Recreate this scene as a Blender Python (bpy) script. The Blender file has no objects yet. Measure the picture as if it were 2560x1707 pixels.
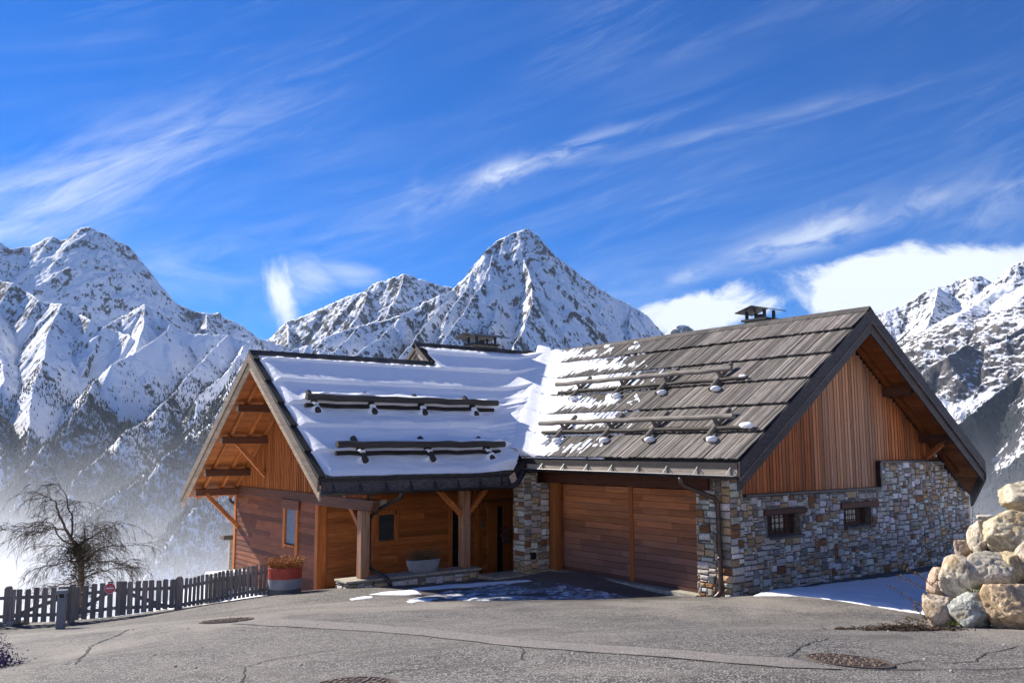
import bpy, math, random
import numpy as np
from mathutils import Vector, Matrix, noise as mnoise

# ------------------------------------------------------------------ camera, sky, sun, exposure
scene = bpy.context.scene
COL = scene.collection
CAM = np.array([-15.2604, -12.4078, 3.3565]); FPX = 2145.34
YAW, PIT, ROL = 0.6437, 0.1207, -0.004
FW = np.array([math.sin(YAW)*math.cos(PIT), math.cos(YAW)*math.cos(PIT), math.sin(PIT)])
_R0 = np.array([math.cos(YAW), -math.sin(YAW), 0.0]); _U0 = np.cross(_R0, FW)
RT = _R0*math.cos(ROL) + _U0*math.sin(ROL)
UP = -_R0*math.sin(ROL) + _U0*math.cos(ROL)

def ray(px, py):
    """direction through a point of the photograph, depth 1 along the optical axis"""
    return FW + RT*((px-1280.0)/FPX) + UP*((853.5-py)/FPX)
def at(px, py, D):
    return CAM + ray(px, py)*D

cd = bpy.data.cameras.new('camera'); cam = bpy.data.objects.new('camera', cd); COL.objects.link(cam)
cd.sensor_width = 36.0; cd.lens = FPX/2560*36.0; cd.clip_start = 0.1; cd.clip_end = 60000
cam.matrix_world = Matrix(((RT[0], UP[0], -FW[0], CAM[0]), (RT[1], UP[1], -FW[1], CAM[1]),
                           (RT[2], UP[2], -FW[2], CAM[2]), (0, 0, 0, 1)))
scene.camera = cam

SUN = Vector((-0.42, 1.33, 0.950)).normalized()
SUN_EL = math.asin(SUN.z); SUN_AZ = math.atan2(SUN.x, SUN.y)      # azimuth from +Y towards +X
sl = bpy.data.lights.new('sun', 'SUN'); sun = bpy.data.objects.new('sun', sl); COL.objects.link(sun)
sl.energy = 4.2; sl.angle = math.radians(0.5); sl.color = (1.0, 0.93, 0.83)
sun.rotation_euler = SUN.to_track_quat('Z', 'Y').to_euler()
scene.view_settings.view_transform = 'Standard'; scene.view_settings.look = 'None'
scene.view_settings.exposure = 1.2; scene.view_settings.gamma = 1.0
scene.cycles.max_bounces = 8; scene.cycles.diffuse_bounces = 4; scene.cycles.volume_bounces = 2
scene.cycles.transparent_max_bounces = 8
scene.cycles.use_denoising = True

class NT:
    """small node-tree writer"""
    def __init__(s, tree): s.t = tree; s.n = tree.nodes; s.l = tree.links
    def new(s, typ, **kw):
        nd = s.n.new(typ)
        for k, v in kw.items(): setattr(nd, k, v)
        return nd
    def put(s, sock, v):
        if isinstance(v, bpy.types.NodeSocket): s.l.new(v, sock)
        else: sock.default_value = v
    def m(s, op, a, b=0.0, c=0.0, clamp=False):
        nd = s.new('ShaderNodeMath', operation=op, use_clamp=clamp)
        s.put(nd.inputs[0], a); s.put(nd.inputs[1], b); s.put(nd.inputs[2], c)
        return nd.outputs[0]
    def vm(s, op, a, b=(0, 0, 0)):
        nd = s.new('ShaderNodeVectorMath', operation=op)
        s.put(nd.inputs[0], a); s.put(nd.inputs[1], b)
        return nd.outputs['Value'] if op in ('DOT_PRODUCT', 'LENGTH') else nd.outputs[0]
    def mix(s, f, a, b, mode='MIX'):
        nd = s.new('ShaderNodeMix', data_type='RGBA', blend_type=mode)
        s.put(nd.inputs[0], f); s.put(nd.inputs[6], a); s.put(nd.inputs[7], b)
        return nd.outputs[2]
    def noise(s, vec, scale, detail=4.0, rough=0.55, dist=0.0):
        nd = s.new('ShaderNodeTexNoise')
        if vec is not None: s.put(nd.inputs['Vector'], vec)
        s.put(nd.inputs['Scale'], scale); s.put(nd.inputs['Detail'], detail)
        s.put(nd.inputs['Roughness'], rough); s.put(nd.inputs['Distortion'], dist)
        return nd.outputs[0]
    def ramp(s, v, lo, hi, a=0.0, b=1.0, smooth=True):
        nd = s.new('ShaderNodeMapRange'); nd.interpolation_type = 'SMOOTHSTEP' if smooth else 'LINEAR'
        s.put(nd.inputs[0], v); s.put(nd.inputs[1], lo); s.put(nd.inputs[2], hi)
        s.put(nd.inputs[3], a); s.put(nd.inputs[4], b)
        return nd.outputs[0]
    def comb(s, x, y, z):
        nd = s.new('ShaderNodeCombineXYZ'); s.put(nd.inputs[0], x); s.put(nd.inputs[1], y); s.put(nd.inputs[2], z)
        return nd.outputs[0]
    def sep(s, v):
        nd = s.new('ShaderNodeSeparateXYZ'); s.put(nd.inputs[0], v); return nd.outputs
    def scale(s, v, sx, sy, sz): return s.vm('MULTIPLY', v, (sx, sy, sz))

def c4(c): return (c[0], c[1], c[2], 1.0)

# --- the sky: Nishita air, thin cirrus and a few valley clouds, all placed by direction in the world
world = bpy.data.worlds.new('World'); scene.world = world; world.use_nodes = True
w = NT(world.node_tree); w.n.clear()
sky = w.new('ShaderNodeTexSky', sky_type='NISHITA')
sky.sun_disc = False; sky.sun_elevation = SUN_EL; sky.sun_rotation = SUN_AZ
sky.altitude = 1700; sky.air_density = 1.15; sky.dust_density = 0.25; sky.ozone_density = 3.0
D0 = w.vm('NORMALIZE', w.new('ShaderNodeTexCoord').outputs['Generated'])
def cloud(px, py, la, lb, ang, fa, fb, lo, hi, amp, seed, det=6.0, hard=1.0):
    """one cloud round the direction of (px, py): half sizes la, lb along / across a streak tilted by ang degrees"""
    d = ray(px, py); d = d/np.linalg.norm(d)
    e = RT - d*np.dot(RT, d); e /= np.linalg.norm(e); u = np.cross(e, d); u = u if u[2] > 0 else -u
    a = math.radians(ang); e1 = e*math.cos(a) + u*math.sin(a); e2 = -e*math.sin(a) + u*math.cos(a)
    x = w.vm('DOT_PRODUCT', D0, tuple(e1)); y = w.vm('DOT_PRODUCT', D0, tuple(e2))
    r2 = w.m('ADD', w.m('POWER', w.m('MULTIPLY', x, FPX/la), 2.0), w.m('POWER', w.m('MULTIPLY', y, FPX/lb), 2.0))
    g = w.m('POWER', 2.718, w.m('MULTIPLY', r2, -hard))
    n = w.noise(w.comb(w.m('MULTIPLY', x, fa), w.m('MULTIPLY', y, fb), seed*3.7), 1.0, det, 0.62, 0.6)
    return w.m('MULTIPLY', w.m('MULTIPLY', g, w.ramp(n, lo, hi)), amp)
CL = [ # px, py, half length, half width, tilt, freq along, freq across, noise lo, hi, amount, seed
    (215, 455, 380, 90, 23, 7, 45, 0.3, 0.72, 0.8, 1), (40, 560, 230, 75, 20, 7, 33, 0.25, 0.75, 0.6, 2), (1255, 432, 62, 28, 25, 30.8, 51, 0.3, 0.62, 0.8, 3), (1400, 385, 200, 24, 19, 16.8, 60, 0.34, 0.7, 0.62, 4), (1160, 478, 90, 26, 32, 19.6, 60, 0.35, 0.7, 0.45, 5), (1045, 510, 24, 60, 0, 28, 30, 0.35, 0.7, 0.35, 6), (1990, 605, 165, 34, 16, 16.8, 45, 0.28, 0.62, 0.85, 15), (2290, 520, 110, 38, 30, 16.8, 39, 0.34, 0.7, 0.55, 16), (2090, 545, 90, 30, 22, 19.6, 39, 0.32, 0.66, 0.6, 17), (1720, 690, 60, 22, 16, 22.4, 36, 0.32, 0.66, 0.55, 18), (2500, 500, 140, 80, 35, 12.6, 30, 0.36, 0.75, 0.5, 19), (1790, 335, 420, 22, 14, 7, 66, 0.34, 0.78, 0.36, 20), (560, 640, 300, 60, 10, 8.4, 33, 0.36, 0.8, 0.35, 21), (1500, 740, 160, 60, 5, 9.8, 27, 0.3, 0.75, 0.4, 22), (480, 720, 220, 70, -12, 8.4, 30, 0.3, 0.8, 0.42, 23)]
def puff(px, py, la, lb, ang, fq, amp, seed, cut=.52, soft=.42):
    """a cumulus-like bank whose edge is torn by the noise"""
    d = ray(px, py); d = d/np.linalg.norm(d)
    e = RT - d*np.dot(RT, d); e /= np.linalg.norm(e); u = np.cross(e, d); u = u if u[2] > 0 else -u
    a = math.radians(ang); e1 = e*math.cos(a) + u*math.sin(a); e2 = -e*math.sin(a) + u*math.cos(a)
    x = w.vm('DOT_PRODUCT', D0, tuple(e1)); y = w.vm('DOT_PRODUCT', D0, tuple(e2))
    r2 = w.m('ADD', w.m('POWER', w.m('MULTIPLY', x, FPX/la), 2.0), w.m('POWER', w.m('MULTIPLY', y, FPX/lb), 2.0))
    g = w.m('POWER', 2.718, w.m('MULTIPLY', r2, -1.0))
    n = w.noise(w.comb(w.m('MULTIPLY', x, fq[0]), w.m('MULTIPLY', y, fq[1]), seed*5.3), 1.0, 8.0, 0.62, 0.35)
    v = w.m('ADD', g, w.m('MULTIPLY', w.m('SUBTRACT', n, .5), 1.25))
    return w.m('MULTIPLY', w.m('MULTIPLY', w.ramp(v, cut, cut+soft), amp), w.ramp(g, .03, .3))
PUFF = [(706, 725, 52, 120, 8, (40, 13), 1.35, 1, .42, .75), (770, 690, 110, 80, -18, (16, 34), .62, 2, .42, .9), (880, 690, 120, 40, -10, (12, 40), .5, 8, .42, .9), (1770, 770, 190, 62, 12, (16, 22), 1.1, 3, .40, .34), (1650, 800, 110, 50, 4, (16, 20), .95, 4, .42, .4),
        (2300, 705, 330, 92, 3, (11, 16), 1.15, 5, .36, .34), (2105, 730, 100, 78, 20, (20, 22), 1.1, 6, .40, .34), (2540, 690, 200, 80, -3, (14, 18), 1.0, 7, .42, .4)]
tot = None; puffs = None
for c in PUFF:
    k = puff(*c); puffs = k if puffs is None else w.m('MAXIMUM', puffs, k)
for c in CL:
    k = cloud(*c)
    tot = k if tot is None else w.m('ADD', tot, k)
dd = tuple(ray(900, 300)/np.linalg.norm(ray(900, 300)))
# thin high veil over all of it, combed along two directions
vx = w.vm('DOT_PRODUCT', D0, tuple(RT*math.cos(.27)+UP*math.sin(.27))); vy = w.vm('DOT_PRODUCT', D0, tuple(-RT*math.sin(.27)+UP*math.cos(.27)))
veil = w.noise(w.comb(w.m('MULTIPLY', vx, 3.0), w.m('MULTIPLY', vy, 26.0), 4.4), 1.0, 7.0, 0.6, 0.9)
big = w.noise(w.comb(w.m('MULTIPLY', vx, 2.2), w.m('MULTIPLY', vy, 4.5), 9.0), 1.0, 2.0, 0.5, 0.2)
veil = w.m('MULTIPLY', w.ramp(veil, .40, .85), w.ramp(big, .36, .70, 0.0, 0.24))
ux = w.vm('DOT_PRODUCT', D0, tuple(RT*math.cos(.42)+UP*math.sin(.42))); uy = w.vm('DOT_PRODUCT', D0, tuple(-RT*math.sin(.42)+UP*math.cos(.42)))
veil2 = w.noise(w.comb(w.m('MULTIPLY', ux, 7.0), w.m('MULTIPLY', uy, 62.0), 1.4), 1.0, 7.0, 0.66, 1.2)
veil = w.m('ADD', veil, w.m('MULTIPLY', w.ramp(veil2, .42, .80), w.ramp(w.noise(w.comb(w.m('MULTIPLY', ux, 4.0), w.m('MULTIPLY', uy, 9.0), 3.0), 1.0, 2.0, .5, .2), .38, .68, 0, .16)))
tot = w.m('ADD', tot, veil)
hz = w.sep(D0)[2]
skyc = w.new('ShaderNodeHueSaturation'); skyc.inputs['Saturation'].default_value = 1.20; skyc.inputs['Value'].default_value = 1.0
w.put(skyc.inputs['Color'], w.mix(1.0, sky.outputs[0], (.172, .272, .47, 1), 'MULTIPLY'))
bg = w.new('ShaderNodeBackground'); bg.inputs['Strength'].default_value = 0.12
w.put(bg.inputs['Color'], w.mix(w.m('MINIMUM', w.m('ADD', w.m('MULTIPLY', tot, .62), w.m('MULTIPLY', puffs, .9)), .97), skyc.outputs[0], (3.5, 3.75, 4.0, 1)))
w.l.new(bg.outputs[0], w.new('ShaderNodeOutputWorld').inputs[0])

# ------------------------------------------------------------------ helpers
R = random.Random(7)
def link(o, parent=None):
    COL.objects.link(o)
    if parent is not None: o.parent = parent
    return o
def tag(o, label=None, cat=None, group=None, kind=None):
    if label: o['label'] = label
    if cat: o['category'] = cat
    if group: o['group'] = group
    if kind: o['kind'] = kind
    return o
def empty(name, loc=(0, 0, 0)):
    o = bpy.data.objects.new(name, None); o.location = loc; o.empty_display_size = .2
    return link(o)

class MB:
    """collects faces (with one tint each) and builds them as ONE mesh object"""
    def __init__(s): s.v = []; s.f = []; s.t = []; s.mi = []
    def face(s, pts, c=(1, 1, 1), mi=0):
        b = len(s.v); s.v += [tuple(p) for p in pts]; s.f.append(tuple(range(b, b+len(pts)))); s.t.append(c); s.mi.append(mi)
    def mesh(s, vs, fs, c=(1, 1, 1), mi=0):
        b = len(s.v); s.v += [tuple(p) for p in vs]
        for f in fs: s.f.append(tuple(b+i for i in f)); s.t.append(c); s.mi.append(mi)
    HEX = ((0, 3, 2, 1), (4, 5, 6, 7), (0, 1, 5, 4), (1, 2, 6, 5), (2, 3, 7, 6), (3, 0, 4, 7))
    def hexa(s, p, c=(1, 1, 1), mi=0): s.mesh(p, s.HEX, c, mi)
    def box(s, x0, x1, y0, y1, z0, z1, c=(1, 1, 1), mi=0):
        s.hexa([(x0, y0, z0), (x1, y0, z0), (x1, y1, z0), (x0, y1, z0), (x0, y0, z1), (x1, y0, z1), (x1, y1, z1), (x0, y1, z1)], c, mi)
    def obox(s, o, a, b, d, c=(1, 1, 1), mi=0):
        """box from corner o along vectors a, b, d"""
        o, a, b, d = map(Vector, (o, a, b, d))
        if a.cross(b).dot(d) < 0: a, b = b, a
        s.hexa([o, o+a, o+a+b, o+b, o+d, o+a+d, o+a+b+d, o+b+d], c, mi)
    def beam(s, p0, p1, wd, ht, up=(0, 0, 1), c=(1, 1, 1), mi=0):
        p0, p1, up = Vector(p0), Vector(p1), Vector(up); d = p1-p0; sd = d.cross(up).normalized()*wd; u = sd.cross(d).normalized()*ht
        s.obox(p0-sd/2-u/2, d, sd, u, c, mi)
    def tube(s, pts, rad, n=10, c=(1, 1, 1), mi=0, caps=True):
        pts = [Vector(p) for p in pts]; rad = rad if isinstance(rad, (list, tuple)) else [rad]*len(pts); vs = []; fs = []
        d0 = (pts[1]-pts[0]).normalized(); a = d0.orthogonal().normalized()
        for i, p in enumerate(pts):
            d = (pts[min(i+1, len(pts)-1)]-pts[max(i-1, 0)]).normalized()
            a = (a-d*a.dot(d)).normalized(); b = d.cross(a)
            vs += [p+(a*math.cos(2*math.pi*k/n)+b*math.sin(2*math.pi*k/n))*rad[i] for k in range(n)]
        for i in range(len(pts)-1):
            for k in range(n): fs.append((i*n+k, i*n+(k+1) % n, (i+1)*n+(k+1) % n, (i+1)*n+k))
        if caps: fs += [tuple(range(n-1, -1, -1)), tuple(range((len(pts)-1)*n, len(pts)*n))]
        s.mesh(vs, fs, c, mi)
    def prism(s, poly, d, c=(1, 1, 1), mi=0):
        """planar polygon (3-D points) pushed along d"""
        d = Vector(d); p = [Vector(q) for q in poly]; n = len(p)
        nw = sum(((p[i]-p[0]).cross(p[(i+1) % n]-p[0]) for i in range(n)), Vector((0, 0, 0)))
        if nw.dot(d) < 0: p.reverse()
        s.mesh(p+[q+d for q in p], [tuple(range(n-1, -1, -1)), tuple(range(n, 2*n))]+[(i, (i+1) % n, n+(i+1) % n, n+i) for i in range(n)], c, mi)
    def build(s, name, mats, parent=None, smooth=False, bevel=0.0, label=None):
        me = bpy.data.meshes.new(name); me.from_pydata(s.v, [], s.f)
        for m_ in (mats if isinstance(mats, (list, tuple)) else [mats]): me.materials.append(m_)
        at_ = me.attributes.new('tint', 'FLOAT_COLOR', 'FACE')
        at_.data.foreach_set('color', np.array([(*c[:3], 1.0) for c in s.t], dtype=np.float32).ravel())
        me.polygons.foreach_set('material_index', np.array(s.mi, dtype=np.int32))
        if smooth: me.polygons.foreach_set('use_smooth', np.ones(len(s.f), dtype=bool))
        me.update()
        o = link(bpy.data.objects.new(name, me), parent)
        if bevel:
            b = o.modifiers.new('bevel', 'BEVEL'); b.width = bevel; b.segments = 2; b.limit_method = 'ANGLE'; b.angle_limit = .6
        if label: o['label'] = label
        return o
def grid_obj(name, P, mat, parent=None, keep=None, smooth=True, attrs=None):
    """mesh from an (n, m, 3) array of points; keep is an (n-1, m-1) mask of faces"""
    n, m_ = P.shape[:2]; idx = np.arange(n*m_).reshape(n, m_)
    q = np.stack([idx[:-1, :-1], idx[1:, :-1], idx[1:, 1:], idx[:-1, 1:]], -1).reshape(-1, 4)
    if keep is not None: q = q[keep.ravel()]
    used = np.zeros(n*m_, bool); used[q.ravel()] = True; new = np.cumsum(used)-1
    V = P.reshape(-1, 3)[used].astype(np.float32); q = new[q].astype(np.int32)
    me = bpy.data.meshes.new(name); me.vertices.add(len(V)); me.vertices.foreach_set('co', V.ravel())
    me.loops.add(q.size); me.loops.foreach_set('vertex_index', q.ravel())
    me.polygons.add(len(q)); me.polygons.foreach_set('loop_start', np.arange(0, q.size, 4, dtype=np.int32))
    me.polygons.foreach_set('use_smooth', np.full(len(q), smooth))
    for k, a in (attrs or {}).items():
        t = me.attributes.new(k, 'FLOAT', 'POINT'); t.data.foreach_set('value', a.reshape(-1)[used].astype(np.float32))
    me.materials.append(mat); me.update(calc_edges=True); me.validate()
    return link(bpy.data.objects.new(name, me), parent)

# --- lattice noise for the meshes
def _h(ix, iy, seed):
    n = (ix*374761393 + iy*668265263 + seed*1274126177) & 0xffffffff
    n = ((n ^ (n >> 13))*1274126177) & 0xffffffff
    return ((n ^ (n >> 16)) & 0xffff)/65535.0
def vn(x, y, seed=0):
    ix = np.floor(x).astype(np.int64); iy = np.floor(y).astype(np.int64); fx = x-ix; fy = y-iy
    fx = fx*fx*fx*(fx*(fx*6-15)+10); fy = fy*fy*fy*(fy*(fy*6-15)+10)
    a = _h(ix, iy, seed); b = _h(ix+1, iy, seed); c = _h(ix, iy+1, seed); d = _h(ix+1, iy+1, seed)
    return a+(b-a)*fx+(c-a)*fy+(a-b-c+d)*fx*fy
def fbm(x, y, o=4, seed=0, g=.5):
    t = 0; a = 1; s = 0
    for i in range(o): t = t+a*vn(x, y, seed+i*17); s += a; a *= g; x = x*2.03+3.1; y = y*2.03+1.7
    return t/s
def ridged(x, y, o=4, seed=0, g=.5):
    t = 0; a = 1; s = 0
    for i in range(o):
        t = t+a*(1-np.abs(2*vn(x, y, seed+i*17)-1)); s += a; a *= g; x = x*2.03+3.1; y = y*2.03+1.7
    return t/s
def sst(a, b, x):
    t = np.clip((x-a)/(b-a), 0, 1); return t*t*(3-2*t)

# ------------------------------------------------------------------ materials
def mat(name):
    m_ = bpy.data.materials.new(name); m_.use_nodes = True; n = NT(m_.node_tree); n.n.clear()
    out = n.new('ShaderNodeOutputMaterial'); b = n.new('ShaderNodeBsdfPrincipled'); n.l.new(b.outputs[0], out.inputs[0])
    return m_, n, b
def bump(n, b, h, st, dist):
    bp = n.new('ShaderNodeBump'); bp.inputs['Strength'].default_value = st; bp.inputs['Distance'].default_value = dist
    n.put(bp.inputs['Height'], h); n.l.new(bp.outputs[0], b.inputs['Normal'])
def tint(n): return n.new('ShaderNodeAttribute', attribute_name='tint').outputs['Color']
def pos(n): return n.new('ShaderNodeNewGeometry').outputs['Position']
def simple(name, col, rough=.6, metal=0.0, var=.25, sc=6.0, bst=0.0, spec=.5):
    m_, n, b = mat(name); p = pos(n); f = n.noise(p, sc, 5, .6)
    n.put(b.inputs['Base Color'], n.mix(n.ramp(f, .3, .7), c4([x*(1-var) for x in col]), c4([min(1, x*(1+var)) for x in col])))
    b.inputs['Roughness'].default_value = rough; b.inputs['Metallic'].default_value = metal; b.inputs['Specular IOR Level'].default_value = spec
    if bst: bump(n, b, n.noise(p, sc*4, 4, .6), bst, .01)
    return m_
def wood(name, dark, light, sc, rough=.62, grey=None, greyamt=0.0, zfade=None, knots=True, xband=None):
    """boards: grain stretched by sc (large = fine across that axis), tint per board"""
    m_, n, b = mat(name); p = pos(n); q = n.scale(p, *sc)
    g = n.noise(q, 1.0, 6, .65, .4); big = n.noise(n.scale(p, sc[0]*.13, sc[1]*.13, sc[2]*.13), 1.0, 3, .6)
    col = n.mix(n.ramp(g, .3, .72), c4(dark), c4(light))
    col = n.mix(n.ramp(big, .3, .75, 0, .45), col, c4([d*.62 for d in dark]))
    if grey:
        f = n.ramp(n.noise(n.scale(p, sc[0]*.22, sc[1]*.22, sc[2]*.22), 1.0, 4, .7), .38, .68, 0, greyamt)
        if zfade:
            wob = n.m('MULTIPLY', n.m('SUBTRACT', n.noise(n.scale(p, 1.2, 1.2, 5), 1.0, 4, .6), .5), .9)
            f = n.m('MAXIMUM', n.m('MULTIPLY', f, .4), n.ramp(n.m('ADD', n.sep(p)[2], wob), zfade[0], zfade[1], greyamt, 0))
        if xband: f = n.m('MULTIPLY', n.m('ADD', n.m('MULTIPLY', f, .55), .45), n.ramp(n.m('ABSOLUTE', n.m('SUBTRACT', n.m('ADD', n.sep(p)[0], n.m('MULTIPLY', n.noise(n.scale(p, 7, 7, .6), 1.0, 3, .6), 1.6)), xband[0]+.8)), xband[1]*.35, xband[1], 1, .12))
        col = n.mix(f, col, c4(grey))
    if knots:
        vo = n.new('ShaderNodeTexVoronoi'); n.put(vo.inputs['Vector'], n.scale(p, *[2.2 if s_ == min(sc) else 7.0 for s_ in sc])); vo.inputs['Scale'].default_value = 1.0
        col = n.mix(n.ramp(vo.outputs['Distance'], .05, .11, .75, 0), col, c4([d*.25 for d in dark]))
    n.put(b.inputs['Base Color'], n.mix(1.0, col, tint(n), 'MULTIPLY'))
    b.inputs['Roughness'].default_value = rough; b.inputs['Specular IOR Level'].default_value = .25
    bump(n, b, g, .35, .012)
    return m_

X_, Y_, Z_ = (2.2, 45, 45), (45, 2.2, 45), (45, 45, 2.2)
OR_D, OR_L = (.29, .083, .020), (.54, .195, .052)
WD = {}
for ax, sc in (('x', X_), ('y', Y_), ('z', Z_), ('d', (14, 14, 14))):
    WD['or'+ax] = wood('orange_larch_'+ax, OR_D, OR_L, sc)
    WD['br'+ax] = wood('brown_larch_'+ax, (.075, .030, .017), (.165, .068, .036), sc)
    WD['we'+ax] = wood('weathered_larch_'+ax, (.075, .056, .044), (.20, .155, .125), sc, .7)
WD['gable'] = wood('sunned_gable_boards', (.32, .078, .017), (.56, .178, .042), Z_, grey=(.54, .35, .215), greyamt=.55, xband=(4.9, 2.1))
WD['door'] = wood('weathered_door_boards', (.40, .128, .038), (.64, .245, .085), Y_, grey=(.19, .105, .085), greyamt=.88, zfade=(.4, 1.9))
WD['siding'] = wood('dark_siding_boards', (.115, .036, .015), (.245, .078, .030), Y_, grey=(.14, .055, .036), greyamt=.3)
WD['post'] = wood('grey_post_timber', (.22, .085, .035), (.40, .19, .09), Z_, grey=(.36, .275, .20), greyamt=.7)
WD['silver'] = wood('silvered_timber', (.24, .20, .165), (.50, .44, .37), (5, 45, 45), .75)
WD['silvery'] = wood('silvered_timber_y', (.24, .20, .165), (.52, .46, .385), (45, 3, 45), .75)
WD['log'] = wood('dark_log', (.035, .030, .027), (.105, .088, .075), X_, .75)
WD['barge'] = wood('dark_barge_board', (.028, .024, .023), (.085, .072, .066), (10, 30, 30), .6, knots=False)
WD['shingle'] = wood('weathered_roof_boards', (.072, .063, .056), (.33, .295, .265), (3, 75, 3), .72, knots=False)
WD['fence'] = wood('grey_fence_boards', (.15, .132, .118), (.34, .30, .265), Z_, .75)
M = {}
M['metal'] = simple('dark_gutter_metal', (.055, .050, .050), .42, .6, .3, 3)
M['pipe'] = simple('brown_pipe_metal', (.075, .052, .045), .38, .5, .25, 5)
M['lipmetal'] = simple('bright_gutter_lip', (.55, .52, .48), .3, .8, .1, 5)
M['black'] = simple('black_iron', (.012, .012, .014), .5, .3, .3, 8)
M['glass'] = simple('dark_window_glass', (.012, .014, .018), .12, 0, .2, 2)
M['shut'] = simple('grey_shutter_slats', (.15, .17, .21), .55, 0, .15, 5)
M['dshut'] = simple('dark_shutter_slats', (.025, .03, .04), .5, 0, .2, 5)
M['fixture'] = simple('grey_painted_box', (.10, .105, .11), .5, .2, .15, 9)
M['mortar'] = simple('dark_mortar', (.15, .132, .112), .9, 0, .35, 12)
M['slabst'] = simple('pale_stone_slab', (.34, .31, .25), .8, 0, .25, 9, .4)
M['concrete'] = simple('smooth_concrete', (.25, .25, .26), .8, 0, .16, 5, .2)
M['redpaint'] = simple('red_paint_band', (.36, .040, .018), .55, 0, .15, 7)
M['bollard'] = simple('blue_grey_bollard_paint', (.16, .185, .215), .45, .2, .12, 6)
M['twig'] = simple('bare_twig_bark', (.060, .044, .034), .85, 0, .4, 20, 0, .2)
M['bark'] = simple('rough_bark', (.075, .055, .042), .9, 0, .5, 14, .8, .2)
M['drygrass'] = simple('dry_orange_grass', (.36, .15, .045), .85, 0, .45, 25, 0, .2)
M['drybrown'] = simple('dead_brown_stems', (.14, .095, .05), .9, 0, .45, 25, 0, .2)
M['purple'] = simple('purple_heather_leaves', (.075, .035, .12), .85, 0, .5, 25, 0, .2)
M['ivy'] = simple('brownish_evergreen_needles', (.045, .042, .022), .85, 0, .5, 20, 0, .2)
M['red'] = simple('red_sign_enamel', (.62, .035, .05), .4, 0, .08, 5)
M['white'] = simple('white_sign_paint', (.80, .78, .78), .45, 0, .05, 5)
M['soil'] = simple('dark_soil', (.055, .038, .026), .95, 0, .6, 14, .8, .1)

m_, n, b = mat('rubble_stone'); p = pos(n); M['stone'] = m_
g = n.noise(p, 22, 6, .65); g2 = n.noise(p, 5, 4, .6)
col = n.mix(1.0, tint(n), n.mix(n.ramp(g, .3, .7), (.62, .62, .63, 1), (1.2, 1.2, 1.18, 1)), 'MULTIPLY')
n.put(b.inputs['Base Color'], n.mix(n.ramp(g2, .5, .8, 0, .35), col, (.26, .17, .10, 1)))
b.inputs['Roughness'].default_value = .85; b.inputs['Specular IOR Level'].default_value = .2
bump(n, b, g, .9, .02)

m_, n, b = mat('boulder_stone'); p = pos(n); M['rock'] = m_
g = n.noise(p, 9, 8, .7, .5); g2 = n.noise(p, 2.4, 4, .6); g3 = n.noise(n.scale(p, 9, 9, 30), 1.0, 5, .7, 1.2); fine = n.noise(p, 55, 4, .7)
col = n.mix(1.0, tint(n), n.mix(n.ramp(g, .28, .74), (.42, .40, .40, 1), (1.35, 1.34, 1.30, 1)), 'MULTIPLY')
col = n.mix(n.ramp(g2, .50, .70, 0, .55), col, (.40, .25, .085, 1))
col = n.mix(n.ramp(g3, .62, .74, 0, .8), col, (.045, .04, .04, 1))
col = n.mix(n.ramp(fine, .66, .74, 0, .8), col, (.05, .05, .055, 1))
n.put(b.inputs['Base Color'], col); b.inputs['Roughness'].default_value = .85; b.inputs['Specular IOR Level'].default_value = .2
bump(n, b, n.m('ADD', n.m('MULTIPLY', g, 1.0), n.m('MULTIPLY', fine, .35)), 1.0, .05)

m_, n, b = mat('snow'); p = pos(n); M['snow'] = m_
g = n.noise(p, 9, 5, .6); f = n.noise(p, 45, 5, .65)
n.put(b.inputs['Base Color'], n.mix(g, (.80, .82, .86, 1), (.88, .89, .90, 1)))
b.inputs['Roughness'].default_value = .7; b.inputs['Specular IOR Level'].default_value = .15
bump(n, b, n.m('ADD', n.m('MULTIPLY', g, .6), n.m('MULTIPLY', f, .45)), .9, .035)

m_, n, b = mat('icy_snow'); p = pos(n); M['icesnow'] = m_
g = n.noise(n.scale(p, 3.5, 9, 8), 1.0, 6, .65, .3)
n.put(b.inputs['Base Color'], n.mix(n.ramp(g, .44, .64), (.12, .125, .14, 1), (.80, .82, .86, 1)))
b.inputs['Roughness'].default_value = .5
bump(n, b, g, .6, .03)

m_, n, b = mat('worn_asphalt'); p = pos(n); M['asphalt'] = m_
vo = n.new('ShaderNodeTexVoronoi'); n.put(vo.inputs['Vector'], p); vo.inputs['Scale'].default_value = 46.0
vcol = n.sep(vo.outputs['Color'])[0]
vo2 = n.new('ShaderNodeTexVoronoi'); n.put(vo2.inputs['Vector'], p); vo2.inputs['Scale'].default_value = 22.0
chip = n.m('MULTIPLY', n.ramp(vcol, .15, .95), n.ramp(vo.outputs['Distance'], .62, .30))
chip2 = n.sep(vo2.outputs['Color'])[0]
wear = n.noise(p, .55, 5, .6, .4); dirt = n.noise(n.scale(p, .5, 1.6, 1), 1.0, 5, .65, .8); st = n.noise(p, 3.0, 5, .6)
col = n.mix(chip, (.045, .042, .040, 1), (.53, .50, .462, 1))
col = n.mix(n.ramp(chip2, .55, .95, 0, .35), col, (.37, .345, .31, 1))
col = n.mix(n.ramp(wear, .35, .7, 0, .4), col, (.28, .25, .215, 1))
col = n.mix(n.ramp(dirt, .48, .70, 0, .74), col, (.085, .076, .068, 1))
col = n.mix(n.ramp(st, .62, .8, 0, .3), col, (.30, .285, .26, 1))
trk = n.noise(n.scale(n.vm('ADD', n.scale(p, 1, 1, 0), (3, 0, 0)), .9, .12, 1), 1.0, 4, .6, .5); trk2 = n.noise(n.vm('ADD', p, (40, 9, 0)), .22, 4, .6, .8)
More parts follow.
